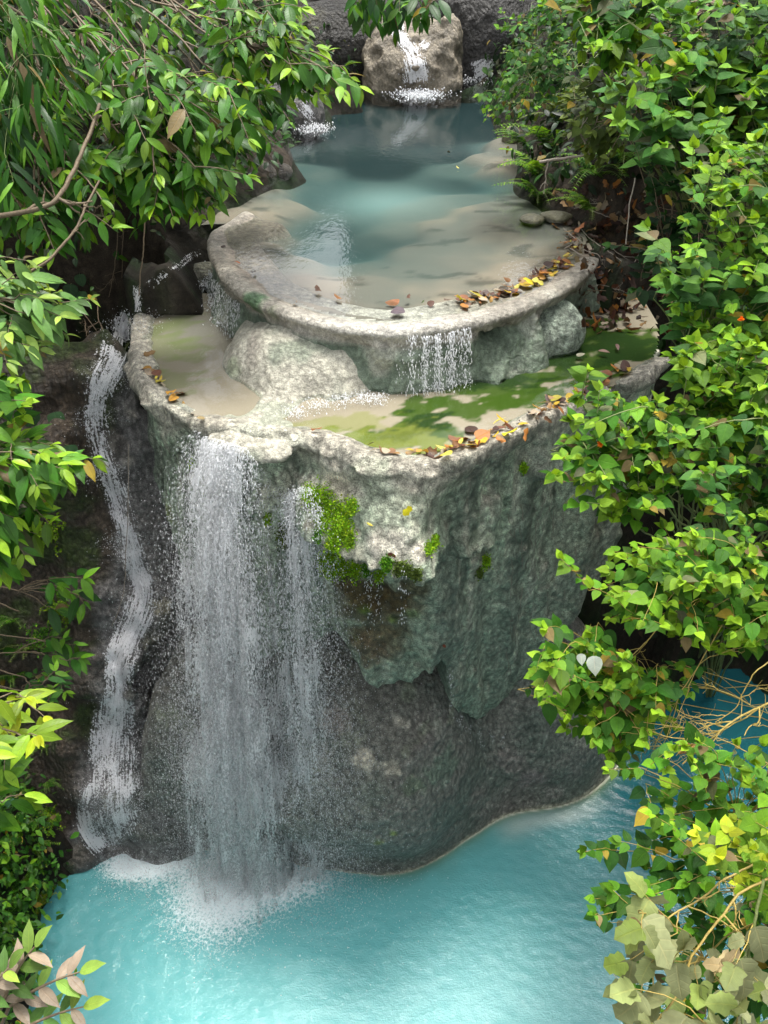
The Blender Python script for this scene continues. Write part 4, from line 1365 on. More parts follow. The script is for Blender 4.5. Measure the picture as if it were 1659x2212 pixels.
def shrub(name, cat, label, poly, depth, n, root, kind='elliptic', size=.25, pal='bright', twig=.5, per=8, seed=0, dv=.5, gxy=(0, 0),
          droop=.45, limbs=4, stem=.022, mat=None, stem_mat=None, young0=.25, young1=.85, odd=.04, group=None, opposite=False, bare=0.0, arch=.5, face=.35):
    R = np.random.default_rng(1000 + seed)
    if isinstance(root, str):
        m_ = at_d(np.mean(poly, 0)[0], np.mean(poly, 0)[1], np.array(depth * 1.0))
        xs = m_[0] + (-1 if root == 'left' else 1) * np.arange(.3, 7, .1)
        zz = terrain_h(xs, np.full(len(xs), m_[1] + .3))
        i_ = int(np.argmax(zz > m_[2] - .7)) if (zz > m_[2] - .7).any() else len(xs) - 1
        root = np.array([xs[i_], m_[1] + .3, zz[i_] - .05])
    else:
        root = ground(*root) if len(root) == 2 else np.array(root, float)
    t = thing(name, label, cat, root, group)
    pts = sample_poly(poly, n, R)
    pc = np.mean(poly, 0)
    o_ = R.random(n) < .24
    pts[o_] = pc + (pts[o_] - pc) * R.uniform(1.1, 1.5, (int(o_.sum()), 1))
    cx, cy = np.mean(poly, 0)
    dep = depth + gxy[0] * (pts[:, 0] - cx) / 1000 + gxy[1] * (pts[:, 1] - cy) / 1000 + R.uniform(-dv, dv, n)
    tips = at_d(pts[:, 0], pts[:, 1], dep)
    paths = []
    li = sorted(range(n), key=lambda i: R.random())[:limbs]
    LP_ = []
    for i in li:
        e = root + (tips[i] - root) * .86
        mid_ = (root + e) / 2 + UPZ * arch * np.linalg.norm(e - root) * .3 + R.normal(0, .08, 3)
        c = wob(bez(root, mid_, e, 26), .22, R)
        LP_.append(c)
        paths.append((c, np.linspace(stem, stem * .35, 26)))
    allp = np.concatenate([c[6:] for c in LP_])
    lv = Leaves(kind)
    tocam = norm(CAM - tips.mean(0))
    for i in range(n):
        T = tips[i]
        dist = np.linalg.norm(allp - T, axis=1)
        j = allp[np.argmin(np.abs(dist - twig * 1.1) + .25 * dist)]
        out = norm(T - j + 1e-6)
        dirt = norm(out + R.normal(0, .35, 3) + np.array([0, 0, -.25 * droop]))
        L = twig * R.uniform(.7, 1.25)
        B = T - dirt * L
        c1 = bez(j, (j + B) / 2 + UPZ * .12 * np.linalg.norm(B - j), B, 8)
        c2 = bez(B, (B + T) / 2 + UPZ * .12 * L, T, 8)
        c = wob(np.concatenate([c1, c2[1:]]), .03, R)
        paths.append((c, np.linspace(stem * .4, stem * .14, len(c))))
        if R.random() < bare: continue
        m = max(3, int(per * R.uniform(.7, 1.3)))
        sd = norm(np.cross(dirt, UPZ) + 1e-6)
        for k in range(m):
            s = (k + .6) / m
            p = B + (T - B) * s + UPZ * .12 * L * 2 * s * (1 - s)
            yg = young0 + (young1 - young0) * s ** 3
            sz = size * R.uniform(.45, 1.35) * (1.0 if s < .8 else .8)
            for q in ((1, -1) if opposite else ((1,) if k % 2 else (-1,))):
                rot = R.normal(0, .35)
                side = norm(sd * q * math.cos(rot) + np.cross(dirt, sd) * math.sin(rot))
                D = norm(.55 * dirt + .85 * side + UPZ * (-droop * R.uniform(.4, 1.3)))
                N = UPZ * 1.0 + tocam * face + R.normal(0, .28, 3)
                lv.add(p + side * .012, D, N, sz, leaf_col(pal, yg, R, odd))
        for k in range(2 + opposite * 1):
            D = norm(dirt + R.normal(0, .5, 3) + UPZ * -.2 * droop)
            lv.add(T, D, UPZ + tocam * face + R.normal(0, .3, 3), size * R.uniform(.45, .85), leaf_col(pal, young1 + .1, R, 0))
    V, Q = tube_mesh(paths)
    mesh_obj('stem', V, Q, stem_mat or M_STEM, t)
    lv.build('foliage', mat or M_LEAF, t)
    return t


def box(x0, y0, x1, y1): return [(x0, y0), (x1, y0), (x1, y1), (x0, y1)]


# ---- left side --------------------------------------------------------------
LG = 'leafy branches of the left bank'
shrub('tree', 'tree', 'long leaved branch spraying out over the turquoise upper pool, brightest tips above the water', [(470, 60), (620, 20), (700, 70), (740, 120), (785, 185), (700, 225), (560, 225), (500, 160)], 10.2, 46, (-5.6, 15.2), size=0.282, pal='bright', twig=.6, per=9, seed=1, limbs=6, stem=.03, odd=.015, group=LG)
shrub('tree', 'tree', 'twiggy treetop at the upper edge with brown bare stems among green leaves', [(220, -20), (640, -20), (660, 60), (520, 90), (380, 110), (260, 130)], 11.6, 42, (-6.5, 16), size=0.282, pal='bright', twig=.6, per=7, seed=2, limbs=7, stem=.016, bare=.3, odd=.015, group=LG)
shrub('tree', 'tree', 'shiny drooping bough in the middle of the left bank with a lime green cluster', [(170, 190), (320, 150), (470, 170), (560, 260), (520, 330), (380, 320), (220, 300)], 9.7, 44, (-6.6, 14.4), size=0.299, pal='bright', twig=.55, per=9, seed=3, limbs=6, stem=.03, odd=.015, group=LG)
shrub('tree', 'tree', 'dark leaved branch low over the left stone rim, tips hanging above the grey ledge', [(180, 330), (360, 330), (480, 350), (500, 400), (430, 480), (330, 470), (240, 430)], 9.9, 40, (-6.8, 14.0), size=0.299, pal='bright', twig=.55, droop=.35, per=9, seed=4, limbs=6, stem=.03, odd=.015, group=LG, young1=.75)
shrub('tree', 'tree', 'shaded branch at the left border with a long pale bent limb below it', [(-210, 260), (170, 250), (220, 380), (200, 500), (90, 540), (-210, 480)], 9.6, 60, (-7.4, 11.6), size=0.282, pal='bright', twig=.55, droop=.35, per=8, seed=5, limbs=5, stem=.04, odd=.015, group=LG, young1=.6)
shrub('tree', 'tree', 'deep green undershade branch between the bamboo and the lime green bough', [(60, 120), (250, 80), (300, 210), (200, 280), (60, 260)], 11.0, 30, (-7.2, 14), size=0.282, pal='bright', twig=.55, droop=.35, per=8, seed=6, limbs=5, stem=.03, odd=.015, group=LG, young1=.6)
shrub('tree', 'tree', 'shadowed foliage mass behind the long leaved branch beside the upper pool', [(380, 180), (600, 190), (620, 270), (560, 340), (470, 400), (380, 330)], 11.8, 40, (-5.8, 15.2), size=0.282, pal='deep', twig=.55, per=9, seed=7, limbs=5, stem=.03, odd=.015, group=LG, young1=.7)
shrub('bamboo', 'bamboo', 'narrow leaved bamboo arching into the upper left corner', [(-210, -20), (170, -20), (170, 70), (150, 200), (110, 330), (-210, 380)], 9.0, 69, (-7.4, 12.2), kind='blade', size=0.422, pal='deep', twig=.45, per=7, seed=8, droop=1.0, limbs=5, stem=.010, stem_mat=M_GSTEM, young0=.35, young1=.7)
shrub('shrub', 'shrub', 'pale sunlit shrub at the left border above the brown rock recess', [(-210, 560), (60, 570), (140, 640), (130, 700), (90, 770), (30, 770), (-210, 740)], 8.3, 67, 'left', size=0.273, pal='pale', twig=.42, per=8, seed=9, limbs=5, group=LG, odd=.02)
shrub('shrub', 'shrub', 'bright green shrub at the left border with one spray reaching toward the cascade', [(-210, 940), (70, 930), (160, 985), (120, 1050), (40, 1060), (-210, 1050)], 8.0, 67, 'left', size=0.255, pal='bright', twig=.42, per=8, seed=10, limbs=5, group=LG, odd=.02, young0=.4)
shrub('shrub', 'shrub', 'green shrub hanging at the left border just under the bright one', [(-210, 1070), (80, 1080), (110, 1130), (60, 1180), (40, 1250), (-210, 1260)], 8.0, 58, 'left', size=0.273, pal='bright', twig=.42, per=7, seed=11, limbs=4, group=LG, odd=.02, young0=.4)
shrub('shrub', 'shrub', 'small heart leaved sprig on the left border beside the brown soil', [(-10, 810), (60, 820), (55, 900), (-10, 900)], 8.0, 8, 'left', kind='heart', size=0.211, pal='bright', twig=.3, per=3, seed=12, limbs=3, mat=M_SOFT, opposite=True)
shrub('shrub', 'shrub', 'broad leaved seedling with four big leaves on the mossy left bank', [(100, 1250), (190, 1245), (200, 1320), (110, 1320)], 9.6, 6, 'left', kind='elliptic', size=0.334, pal='deep', twig=.2, per=4, seed=13, limbs=2, young0=.4)
shrub('shrub', 'shrub', 'small shiny leaved plant leaning toward the round brown boulder', [(100, 1370), (170, 1380), (160, 1430), (100, 1430)], 9.9, 6, 'left', kind='elliptic', size=0.273, pal='deep', twig=.2, per=4, seed=14, limbs=2, young0=.45)
shrub('shrub', 'shrub', 'blue green small leaved plant just above the yellow spray', [(90, 1450), (145, 1455), (140, 1510), (70, 1500)], 9.4, 10, 'left', kind='elliptic', size=0.158, pal='jade', twig=.22, per=5, seed=15, limbs=3, young0=.4)
shrub('shrub', 'shrub', 'yellow green leaf spray lit at the left border in front of the dark bank', [(-210, 1490), (60, 1500), (100, 1540), (80, 1590), (20, 1640), (-210, 1640)], 5.6, 19, 'left', size=0.202, pal='lime', twig=.34, per=7, seed=16, limbs=3, young0=.55, odd=0)
shrub('shrub', 'shrub', 'plain green spray under the yellow one at the left border', [(-210, 1650), (50, 1660), (60, 1710), (20, 1760), (-210, 1760)], 6.4, 14, 'left', size=0.273, pal='bright', twig=.3, per=6, seed=17, limbs=3, young0=.45)
shrub('shrub', 'shrub', 'hanging branch tip at the top edge in front of the step boulder', [(750, -15), (870, -15), (940, 30), (900, 50), (840, 75), (790, 50)], 12.0, 16, (0.6, 13.2, 14.9), size=0.317, pal='deep', twig=.4, per=6, seed=18, limbs=4, stem=.02, young1=.5)

# ---- right side --------------------------------------------------------------
RG = 'heart leaved shrubs of the right bank'
H = dict(kind='heart', mat=M_SOFT, opposite=True, group=RG, odd=.07)
shrub('vine', 'vine', 'small leaved vine draping down at the upper right beside the pool head', [(1075, 20), (1180, 0), (1240, 60), (1230, 170), (1150, 230), (1060, 230), (1090, 120)], 12.4, 75, (4.6, 15.5), size=0.114, pal='jade', twig=0.517, per=5, seed=30, limbs=8, stem=.012, stem_mat=M_GSTEM, **H)
shrub('vine', 'vine', 'little sprig of leaves hanging out over the pool head water', [(1030, 205), (1085, 205), (1085, 250), (1040, 250)], 12.8, 5, (4.4, 15.8), size=0.114, pal='bright', twig=0.287, per=3, seed=31, limbs=2, stem=.010, stem_mat=M_GSTEM, **H)
shrub('shrub', 'shrub', 'large leaved shrub along the top edge at right with hanging broad leaves', [(1230, -20), (1420, -20), (1420, 80), (1350, 150), (1250, 110)], 10.6, 42, (5.8, 14.2), size=0.227, pal='bright', twig=0.517, per=4, seed=32, limbs=6, stem_mat=M_GSTEM, **H)
shrub('shrub', 'shrub', 'leafy crown filling the upper right corner', [(1420, -20), (1930, -20), (1930, 160), (1560, 190), (1430, 120)], 9.2, 93, (7.2, 12.6), size=0.210, pal='jade', twig=0.517, per=4, seed=33, limbs=7, stem_mat=M_GSTEM, **H)
shrub('shrub', 'shrub', 'broad spreading bough under the corner crown, leaves flat and greyish green', [(1310, 170), (1480, 110), (1930, 170), (1930, 300), (1520, 330), (1360, 300)], 9.0, 103, (7.0, 12.2), size=0.235, pal='jade', twig=0.517, per=4, seed=34, limbs=7, stem_mat=M_GSTEM, young0=.4, **H)
shrub('shrub', 'shrub', 'sunlit shrub on the right border with large yellow green leaves above the litter', [(1500, 300), (1930, 300), (1930, 560), (1560, 540), (1480, 420)], 7.6, 93, (7.0, 11.8), size=0.155, pal='bright', twig=0.483, per=4, seed=35, limbs=7, stem_mat=M_GSTEM, young0=.45, **H)
shrub('shrub', 'shrub', 'shrub on the right border level with the upper rim, orange flower among its leaves', [(1420, 480), (1560, 540), (1930, 560), (1930, 720), (1500, 720), (1430, 620)], 7.6, 96, (7.0, 11.6), size=0.155, pal='jade', twig=0.483, per=4, seed=36, limbs=7, stem_mat=M_GSTEM, young0=.4, **H)
shrub('shrub', 'shrub', 'dense lime tipped shrub beside the end of the algae pool', [(1450, 760), (1520, 710), (1700, 740), (1700, 900), (1560, 930), (1460, 870)], 7.3, 82, (6.4, 11.9), size=0.148, pal='bright', twig=0.460, per=4, seed=37, limbs=8, stem_mat=M_GSTEM, young0=.45, **H)
shrub('shrub', 'shrub', 'wide shrub bough covering the right end of the terrace rim with some yellowing leaves', [(1225, 890), (1290, 850), (1420, 860), (1500, 950), (1480, 1040), (1330, 1130), (1270, 1060), (1215, 1020)], 7.2, 75, (6.0, 11.9), size=0.141, pal='bright', twig=0.437, per=4, seed=38, limbs=8, stem_mat=M_GSTEM, young0=.35, odd=.13, **{q: v for q, v in H.items() if q != 'odd'})
shrub('shrub', 'shrub', 'shrub on the right border over the black cave shade, lower leaves dull grey', [(1490, 930), (1930, 900), (1930, 1060), (1580, 1120), (1470, 1060)], 7.0, 77, (6.6, 11.9), size=0.148, pal='jade', twig=0.437, per=4, seed=39, limbs=6, stem_mat=M_GSTEM, young0=.35, odd=.10, **{q: v for q, v in H.items() if q != 'odd'})
shrub('shrub', 'shrub', 'bright mass of leaves jutting from the right border in front of the cave', [(1300, 1190), (1420, 1170), (1560, 1150), (1930, 1180), (1930, 1350), (1560, 1400), (1420, 1370), (1320, 1320), (1270, 1280)], 6.6, 142, (8.8, 8.6), size=0.134, pal='bright', twig=0.414, per=4, seed=40, limbs=3, stem=.011, stem_mat=M_YSTEM, young0=.45, arch=.25, **H)
shrub('shrub', 'shrub', 'rounded leafy branch end hanging before the right lobe of the curtain', [(1160, 1420), (1250, 1390), (1360, 1420), (1440, 1520), (1400, 1600), (1320, 1640), (1260, 1560), (1170, 1520)], 6.8, 87, (8.9, 8.4), size=0.134, pal='bright', twig=0.391, per=4, seed=41, limbs=3, stem=.011, stem_mat=M_YSTEM, young0=.42, arch=.2, **H)
shrub('shrub', 'shrub', 'small spray on thin bare twigs over the dark water near the right border', [(1390, 1450), (1480, 1430), (1520, 1500), (1430, 1530)], 6.9, 7, (8.9, 8.2), size=0.114, pal='jade', twig=0.299, per=3, seed=42, limbs=3, stem=.010, stem_mat=M_YSTEM, arch=.1, **H)
shrub('shrub', 'shrub', 'open branch with scattered leaves above the dark blue water', [(1360, 1670), (1480, 1600), (1600, 1600), (1930, 1640), (1930, 1760), (1560, 1790), (1400, 1760)], 6.0, 46, (7.9, 6.4), size=0.128, pal='bright', twig=0.391, per=3, seed=43, limbs=3, stem=.011, stem_mat=M_YSTEM, young0=.4, arch=.15, **H)
shrub('shrub', 'shrub', 'shaded leafy branch over the turquoise water at the lower right', [(1330, 1820), (1420, 1770), (1560, 1790), (1930, 1790), (1930, 1960), (1540, 2000), (1420, 1960), (1340, 1900)], 6.0, 62, (7.4, 5.6), size=0.128, pal='deep', twig=0.391, per=4, seed=44, limbs=8, stem=.011, stem_mat=M_YSTEM, young0=.35, arch=.15, **H)
shrub('shrub', 'shrub', 'lower most shaded leaves behind the wilted creeper at the lower right', [(1400, 1980), (1560, 1960), (1930, 1960), (1930, 2240), (1440, 2240), (1380, 2080)], 5.8, 37, (7.0, 4.8), size=0.128, pal='deep', twig=0.391, per=4, seed=45, limbs=6, stem=.011, stem_mat=M_YSTEM, young0=.3, arch=.15, **H)
shrub('shrub', 'shrub', 'lime green leaf tips catching light at the right border above the wilted creeper', [(1500, 1800), (1580, 1760), (1690, 1800), (1690, 1920), (1580, 1910)], 5.0, 16, (6.6, 4.6), size=0.114, pal='lime', twig=0.299, per=4, seed=46, limbs=4, stem=.011, stem_mat=M_YSTEM, arch=.15, **H)
shrub('shrub', 'shrub', 'tiny sprig of three leaves reaching alone over the turquoise water', [(1275, 1940), (1330, 1935), (1320, 1985), (1280, 1990)], 6.0, 4, (7.0, 5.0), size=0.101, pal='deep', twig=0.230, per=2, seed=47, limbs=2, stem=.010, stem_mat=M_YSTEM, arch=.05, **H)
shrub('vine', 'creeper', 'wilted creeper with large pale ragged leaves in the lower right corner', [(1360, 1990), (1430, 1960), (1500, 2060), (1640, 2050), (1680, 2230), (1370, 2230), (1350, 2100)], 4.6, 16, (5.9, 3.4), kind='wilted', size=0.200, pal='wilt', twig=.30, per=2, seed=48, limbs=6, stem=.014, mat=M_SOFT, stem_mat=M_YSTEM, young0=.3, young1=.7, odd=.03, droop=.8, arch=.2)
shrub('shrub', 'shrub', 'shaded foliage deep in the hollow of the right bank behind the lime tipped shrub', [(1400, 330), (1930, 430), (1930, 700), (1500, 690), (1400, 560)], 9.6, 116, (6.6, 13.0), size=0.168, pal='dark', twig=0.483, per=4, seed=49, limbs=7, stem_mat=M_STEM, young0=.3, young1=.6, **H)
shrub('shrub', 'shrub', 'drab mottled bush standing between the ferns at the right of the pool', [(1230, 170), (1340, 160), (1360, 300), (1290, 360), (1220, 300)], 11.4, 50, (5.2, 14.6), size=0.161, pal='olive', twig=0.460, per=4, seed=50, limbs=6, stem_mat=M_STEM, **H)


# ---- pinnate brown and green branch, lower left ------------------------------
def pinnate_branch(label, lines, depth, seed, size=.15):
    R = np.random.default_rng(seed)
    root = ground(-5.3, 2.6)
    t = thing('branch', label, 'branch', root)
    paths, g, br = [], Leaves('elliptic'), Leaves('elliptic')
    for (x0, y0, x1, y1, n, bfrac) in lines:
        a = at_d(np.array(x0 * 1.0), np.array(y0 * 1.0), np.array(depth)); b_ = at_d(np.array(x1 * 1.0), np.array(y1 * 1.0), np.array(depth - .1))
        c = bez(a, (a + b_) / 2 + UPZ * .08, b_, 14)
        rt = bez(root, (root + a) / 2 + UPZ * .5, a, 12)
        paths.append((np.concatenate([rt, c[1:]]), np.linspace(.016, .004, 25)))
        d = norm(b_ - a); sd = norm(np.cross(d, UPZ + .5 * norm(CAM - a)))
        for k in range(n):
            s = (k + .5) / n; p = c[int(s * 13)]
            for q in (1, -1):
                brown = R.random() < bfrac * (1.25 - s * .8)
                D = norm(.75 * d + q * .8 * sd + UPZ * -.15 + R.normal(0, .12, 3))
                N = UPZ + .5 * norm(CAM - a) + R.normal(0, .2, 3)
                (br if brown else g).add(p, D, N, size * R.uniform(.85, 1.15), np.array((.21, .165, .115)) * R.uniform(.7, 1.2) if brown else leaf_col('pale', .5 + .3 * s, R, 0), .95)
        g.add(b_, d, UPZ, size, leaf_col('pale', .75, R, 0), 1.2)
    V, Q = tube_mesh(paths)
    mesh_obj('stem', V, Q, M_STEM, t)
    g.build('green_leaflets', M_SOFT, t)
    br.build('brown_leaflets', M_DRY, t)


pinnate_branch('feather branch with half withered pink brown leaflets over the water in the lower left corner',
               [(5, 2170, 75, 2045, 4, .75), (20, 2175, 172, 2100, 5, .9), (30, 2235, 180, 2175, 5, .45), (-40, 2190, 20, 2090, 4, .2)], 4.4, 77)


# ---- ferns -------------------------------------------------------------------
def frond_mesh(L, n, arc, seed, pal, w=.2):
    R = np.random.default_rng(seed)
    t = np.linspace(0, 1, n + 2)
    P = np.stack([t * L * .92, 0 * t, arc * L * (t * .9 - 1.25 * t * t)], 1)
    lv = Leaves('pinna')
    for k in range(1, n + 1):
        s = t[k]
        ln = L * w * math.sin(min(1, s * 1.25 + .18) * math.pi * .92) ** .7 if s < .95 else L * w * .2
        for q in (1, -1):
            lv.add(P[k], np.array([.32, q, -.12]) + R.normal(0, .05, 3), np.array([0, 0, 1.0]), max(ln, .02), leaf_col(pal, .5 + .3 * s, R, 0), 1.0 * L / n / max(ln, .03) / .13 * .36)
    return P, lv


FERN_N = [0]


def fern(label, px, py, n, L, pal, seed, group, lean=None, back=0.0):
    R = np.random.default_rng(seed)
    h = hit(px, py)
    p = h[0]
    t = thing('fern', label, 'fern', p, group)
    nr = h[1]
    for i in range(n):
        P, lv = frond_mesh(L * R.uniform(.75, 1.15), 17, .55, seed * 10 + i, pal)
        az = R.uniform(-1.5, 1.5)
        out = norm(nr * np.array([1, 1, .3]) + np.array([0, -.3, .15]))
        sd = norm(np.cross(UPZ, out))
        d = norm(out * math.cos(az) + sd * math.sin(az) + UPZ * R.uniform(.0, .5))
        y = norm(np.cross(UPZ, d)); z = np.cross(d, y)
        M = np.stack([d, y, z], 0)
        lv.P = [p + q @ M for q in lv.P]; lv.D = [q @ M for q in lv.D]; lv.N = [q @ M for q in lv.N]
        f = lv.build('frond', M_SOFT, t)
        V, Q = tube_mesh([(p + P @ M, np.linspace(.006, .002, len(P)))], 4)
        mesh_obj('stalk', V, Q, M_GSTEM, f)
    return t


FG = 'ferns on the right bank'
for i, (px, py, L, pal, lab) in enumerate([
        (1180, 320, .75, 'jade', 'bright green fern arching down to the pale shelf of the pool'),
        (1215, 265, .8, 'olive', 'olive fern frond cluster above the bright pool side fern'),
        (1165, 380, .55, 'bright', 'light green low fern at the water edge by the litter bank'),
        (1225, 200, .7, 'dark', 'dark fern in the shade left of the mottled bush'),
        (1300, 250, .7, 'olive', 'dull fern beneath the broad spreading bough'),
        (1345, 350, .7, 'jade', 'fern hanging right of the mottled bush'),
        (1420, 300, .7, 'deep', 'deep green fern under the right shrubs'),
        (1275, 455, .45, 'bright', 'small upright fern growing from the leaf litter'),
        (1090, 80, .7, 'bright', 'light frond reaching left at the pool head vine'),
        (1290, 380, .6, 'jade', 'feathery fern above the fallen twigs'),
        (1470, 220, .7, 'dark', 'dark fern peeping out below the corner crown'),
        (1150, 150, .6, 'olive', 'yellowish fern behind the draping vine'),
        (1140, 318, .5, 'deep', 'small dark fern right at the stream side above the tan shelf'),
        (1160, 425, .5, 'jade', 'mid green fern drooping to the water left of the litter')]):
    if hit(px, py) is not None: fern(lab, px, py, 9, L * 1.55, pal, 300 + i, FG)
LGF = 'ferns on the lower left bank'
for i, (px, py, L, pal, lab) in enumerate([
        (60, 1400, .45, 'olive', 'olive fern left of the small shiny leaved plant'),
        (30, 1460, .45, 'deep', 'fern just above the yellow spray near the border'),
        (100, 1610, .4, 'deep', 'dark grey green fern right of the yellow spray'),
        (60, 1710, .45, 'bright', 'bright fern beside the plain green spray'),
        (30, 1800, .45, 'jade', 'fern midway down the mossy bank near the border'),
        (75, 1830, .4, 'bright', 'fresh fern at the edge of the bare brown rock'),
        (50, 1900, .45, 'bright', 'wide fern low on the mossy bank'),
        (80, 1960, .35, 'lime', 'yellowish fern next to the waterline moss'),
        (20, 1960, .45, 'deep', 'shaded fern near the border above the feather branch'),
        (100, 1690, .35, 'jade', 'small fern above the orange brown rock patch'),
        (30, 1340, .45, 'deep', 'fern below the broad leaved seedling')]):
    if hit(px, py) is not None: fern(lab, px, py, 6, L, pal, 340 + i, LGF)


def maidenhair(label, px, py, rad, n, seed, pal='lime'):
    R = np.random.default_rng(seed)
    lv = Leaves('small'); paths = []
    h = hit(px, py)
    t = thing('maidenhair_fern', label, 'fern', h[0], 'maidenhair ferns on the left rock')
    for i in range(n):
        a = R.normal(0, rad * .45, 2)
        g = hit(px + a[0], py + a[1])
        if g is None or np.linalg.norm(g[0] - h[0]) > 1.2: continue
        d = norm(g[1] + np.array([0, -.2, -.5]) + R.normal(0, .4, 3)); e = g[0] + d * .16
        paths.append((np.stack([g[0], (g[0] + e) / 2 + UPZ * .02, e]), np.array([.002, .002, .0015])))
        for k in range(12):
            s = (k + 1) / 12
            lv.add(g[0] + (e - g[0]) * s + R.normal(0, .012, 3), R.normal(0, 1, 3) + d, UPZ + norm(CAM - e), .030 * R.uniform(.7, 1.2), leaf_col(pal, .45, R, 0), 1.5)
    V, Q = tube_mesh(paths, 3); tag(mesh_obj('stalks', V, Q, M_STEM, t), kind='stuff'); lv.build('fronds', M_SOFT, t)


maidenhair('lacy light green maidenhair fern beside the cascade above the brown boulder', 135, 1315, 34, 60, 1)
maidenhair('lacy maidenhair fern further up the bank under the green hanging shrub', 105, 1140, 34, 50, 2)
maidenhair('lacy maidenhair tuft left of the one beside the cascade', 80, 1370, 30, 40, 3, 'bright')
maidenhair('maidenhair fern over the orange brown rock near the waterline', 100, 1760, 30, 50, 4)
maidenhair('dark maidenhair patch close above the lower pool edge', 60, 1770, 30, 40, 5, 'bright')

# ---- heart leaves lying flat on the brown bank -----------------------------------
for i, (px, py, s, lab) in enumerate([(155, 612, .2, 'flat heart leaf on the shaded brown rock, largest of three'), (172, 590, .15, 'flat heart leaf right above the largest one on the brown rock'),
                                      (170, 628, .16, 'flat heart leaf lowest of the three on the brown rock'), (115, 590, .22, 'dark rounded leaf left of the three heart leaves'),
                                      (70, 880, .24, 'dark round leaf on the soil under the pale shrub'), (120, 900, .2, 'grey green round leaf on the soil beside the cascade'), (140, 960, .2, 'spotted round leaf low on the brown soil'), (85, 1010, .2, 'round dark leaf above the bright cascade side shrub')]):
    h = hit(px, py)
    R = np.random.default_rng(600 + i)
    t = thing('creeping_plant', lab, 'plant', h[0], 'round leaves creeping on the left bank')
    lv = Leaves('round'); lv.add(h[0] + h[1] * .08, np.array([.2 * R.normal(), -.3, -.9]), h[1] + np.array([0, -.6, .6]), s * 1.3, np.array((.06, .13, .055)) * R.uniform(.6, 1.2))
    lv.build('blade', M_SOFT, t)
    V, Q = tube_mesh([(np.stack([h[0], h[0] + h[1] * .05, h[0] + h[1] * .08]), np.array([.004, .004, .003]))], 4); mesh_obj('stalk', V, Q, M_GSTEM, t)

# ---- undergrowth clothing both banks ------------------------------------------
R = np.random.default_rng(99)
px_, py_, zc_ = proj(TV)
vis = (zc_ > 2) & (px_ > -250) & (px_ < 1910) & (py_ > -250) & (py_ < 2400)
open_ = ~inside(TV[:, 0], TV[:, 1], LP) & ~inside(TV[:, 0], TV[:, 1], UC) & (seg_dist(TV[:, 0], TV[:, 1], UC) > .06)
bare = ((px_ > 95) & (px_ < 330) & (py_ > 560) & (py_ < 1900)) | ((px_ > 1150) & (px_ < 1440) & (py_ > 400) & (py_ < 720)) | ((px_ > 440) & (px_ < 660) & (py_ > 320) & (py_ < 480))
bare &= ~((px_ > 440) & (px_ < 660) & (py_ > 320) & (py_ < 400))
bare |= (px_ > 1180) & (py_ > 1050) & (TV[:, 1] > 10)
cand = np.where(vis & open_ & (TV[:, 2] > .4))[0]
wgt = np.where(bare[cand], .04, 1.0) * np.where((px_[cand] < 130) & (py_[cand] > 1000), 6.0, 1.0) * (1 + 2.5 * np.clip(1 - TN[cand, 2], 0, 1)) * np.clip(12 / zc_[cand], .5, 1.5)
ci = R.choice(cand, 19000, p=wgt / wgt.sum())
for nm, knd, part in (('undergrowth', 'small', ci[:12000]), ('ground_cover', 'elliptic', ci[12000:])):
    lv = Leaves(knd)
    for i in part:
        p = TV[i] + R.normal(0, .09, 3); n_ = TN[i]
        off = abs(R.normal(0, .22)) + .02
        d = norm(n_ * .35 + R.normal(0, .6, 3) + np.array([0, -.25, -.55]))
        left = TV[i, 0] < -3 and TV[i, 1] < 9
        lv.add(p + n_ * off, d, UPZ * .8 + n_ * .5 + R.normal(0, .35, 3), R.uniform(.10, .26) * (.7 if left else 1), (1.0 if left else .6) * leaf_col(('deep' if R.random() < .25 else ('bright' if R.random() < .7 else 'jade')) if left else ('dark' if R.random() < .45 else ('deep' if R.random() < .7 else 'olive')), .45, R, .05))
    o = lv.build(nm, M_LEAF, None)
    tag(o, None, None, kind='stuff')
# ------------------------------------------------------------------ rocks at the head of the pool
def rock_thing(name, label, cat, fn, lo, hi, col, mat, seed, h=.05, amp=.12):
    V, Q = surface_nets(fn, lo, hi, h, lambda P: (-(amp * fbm(P, 1.3, 3, off=seed) + amp * .3 * fbm(P, 5, 2, off=seed + 3))).astype(f4), band=.5)
    c = np.array(col) * (1 + .5 * fbm(V, 1.6, 3, off=seed + 9))[:, None]
    c = c * (1 - .75 * sstep(fbm(V, 1.1, 3, off=seed + 29), .1, .45)[:, None]) + np.array([.07, .065, .04]) * .75 * sstep(fbm(V, 1.1, 3, off=seed + 29), .1, .45)[:, None]
    o = mesh_obj(name, V, Q, mat, cols=np.clip(c, .01, .8))
    tag(o, label, cat)
    return V, Q


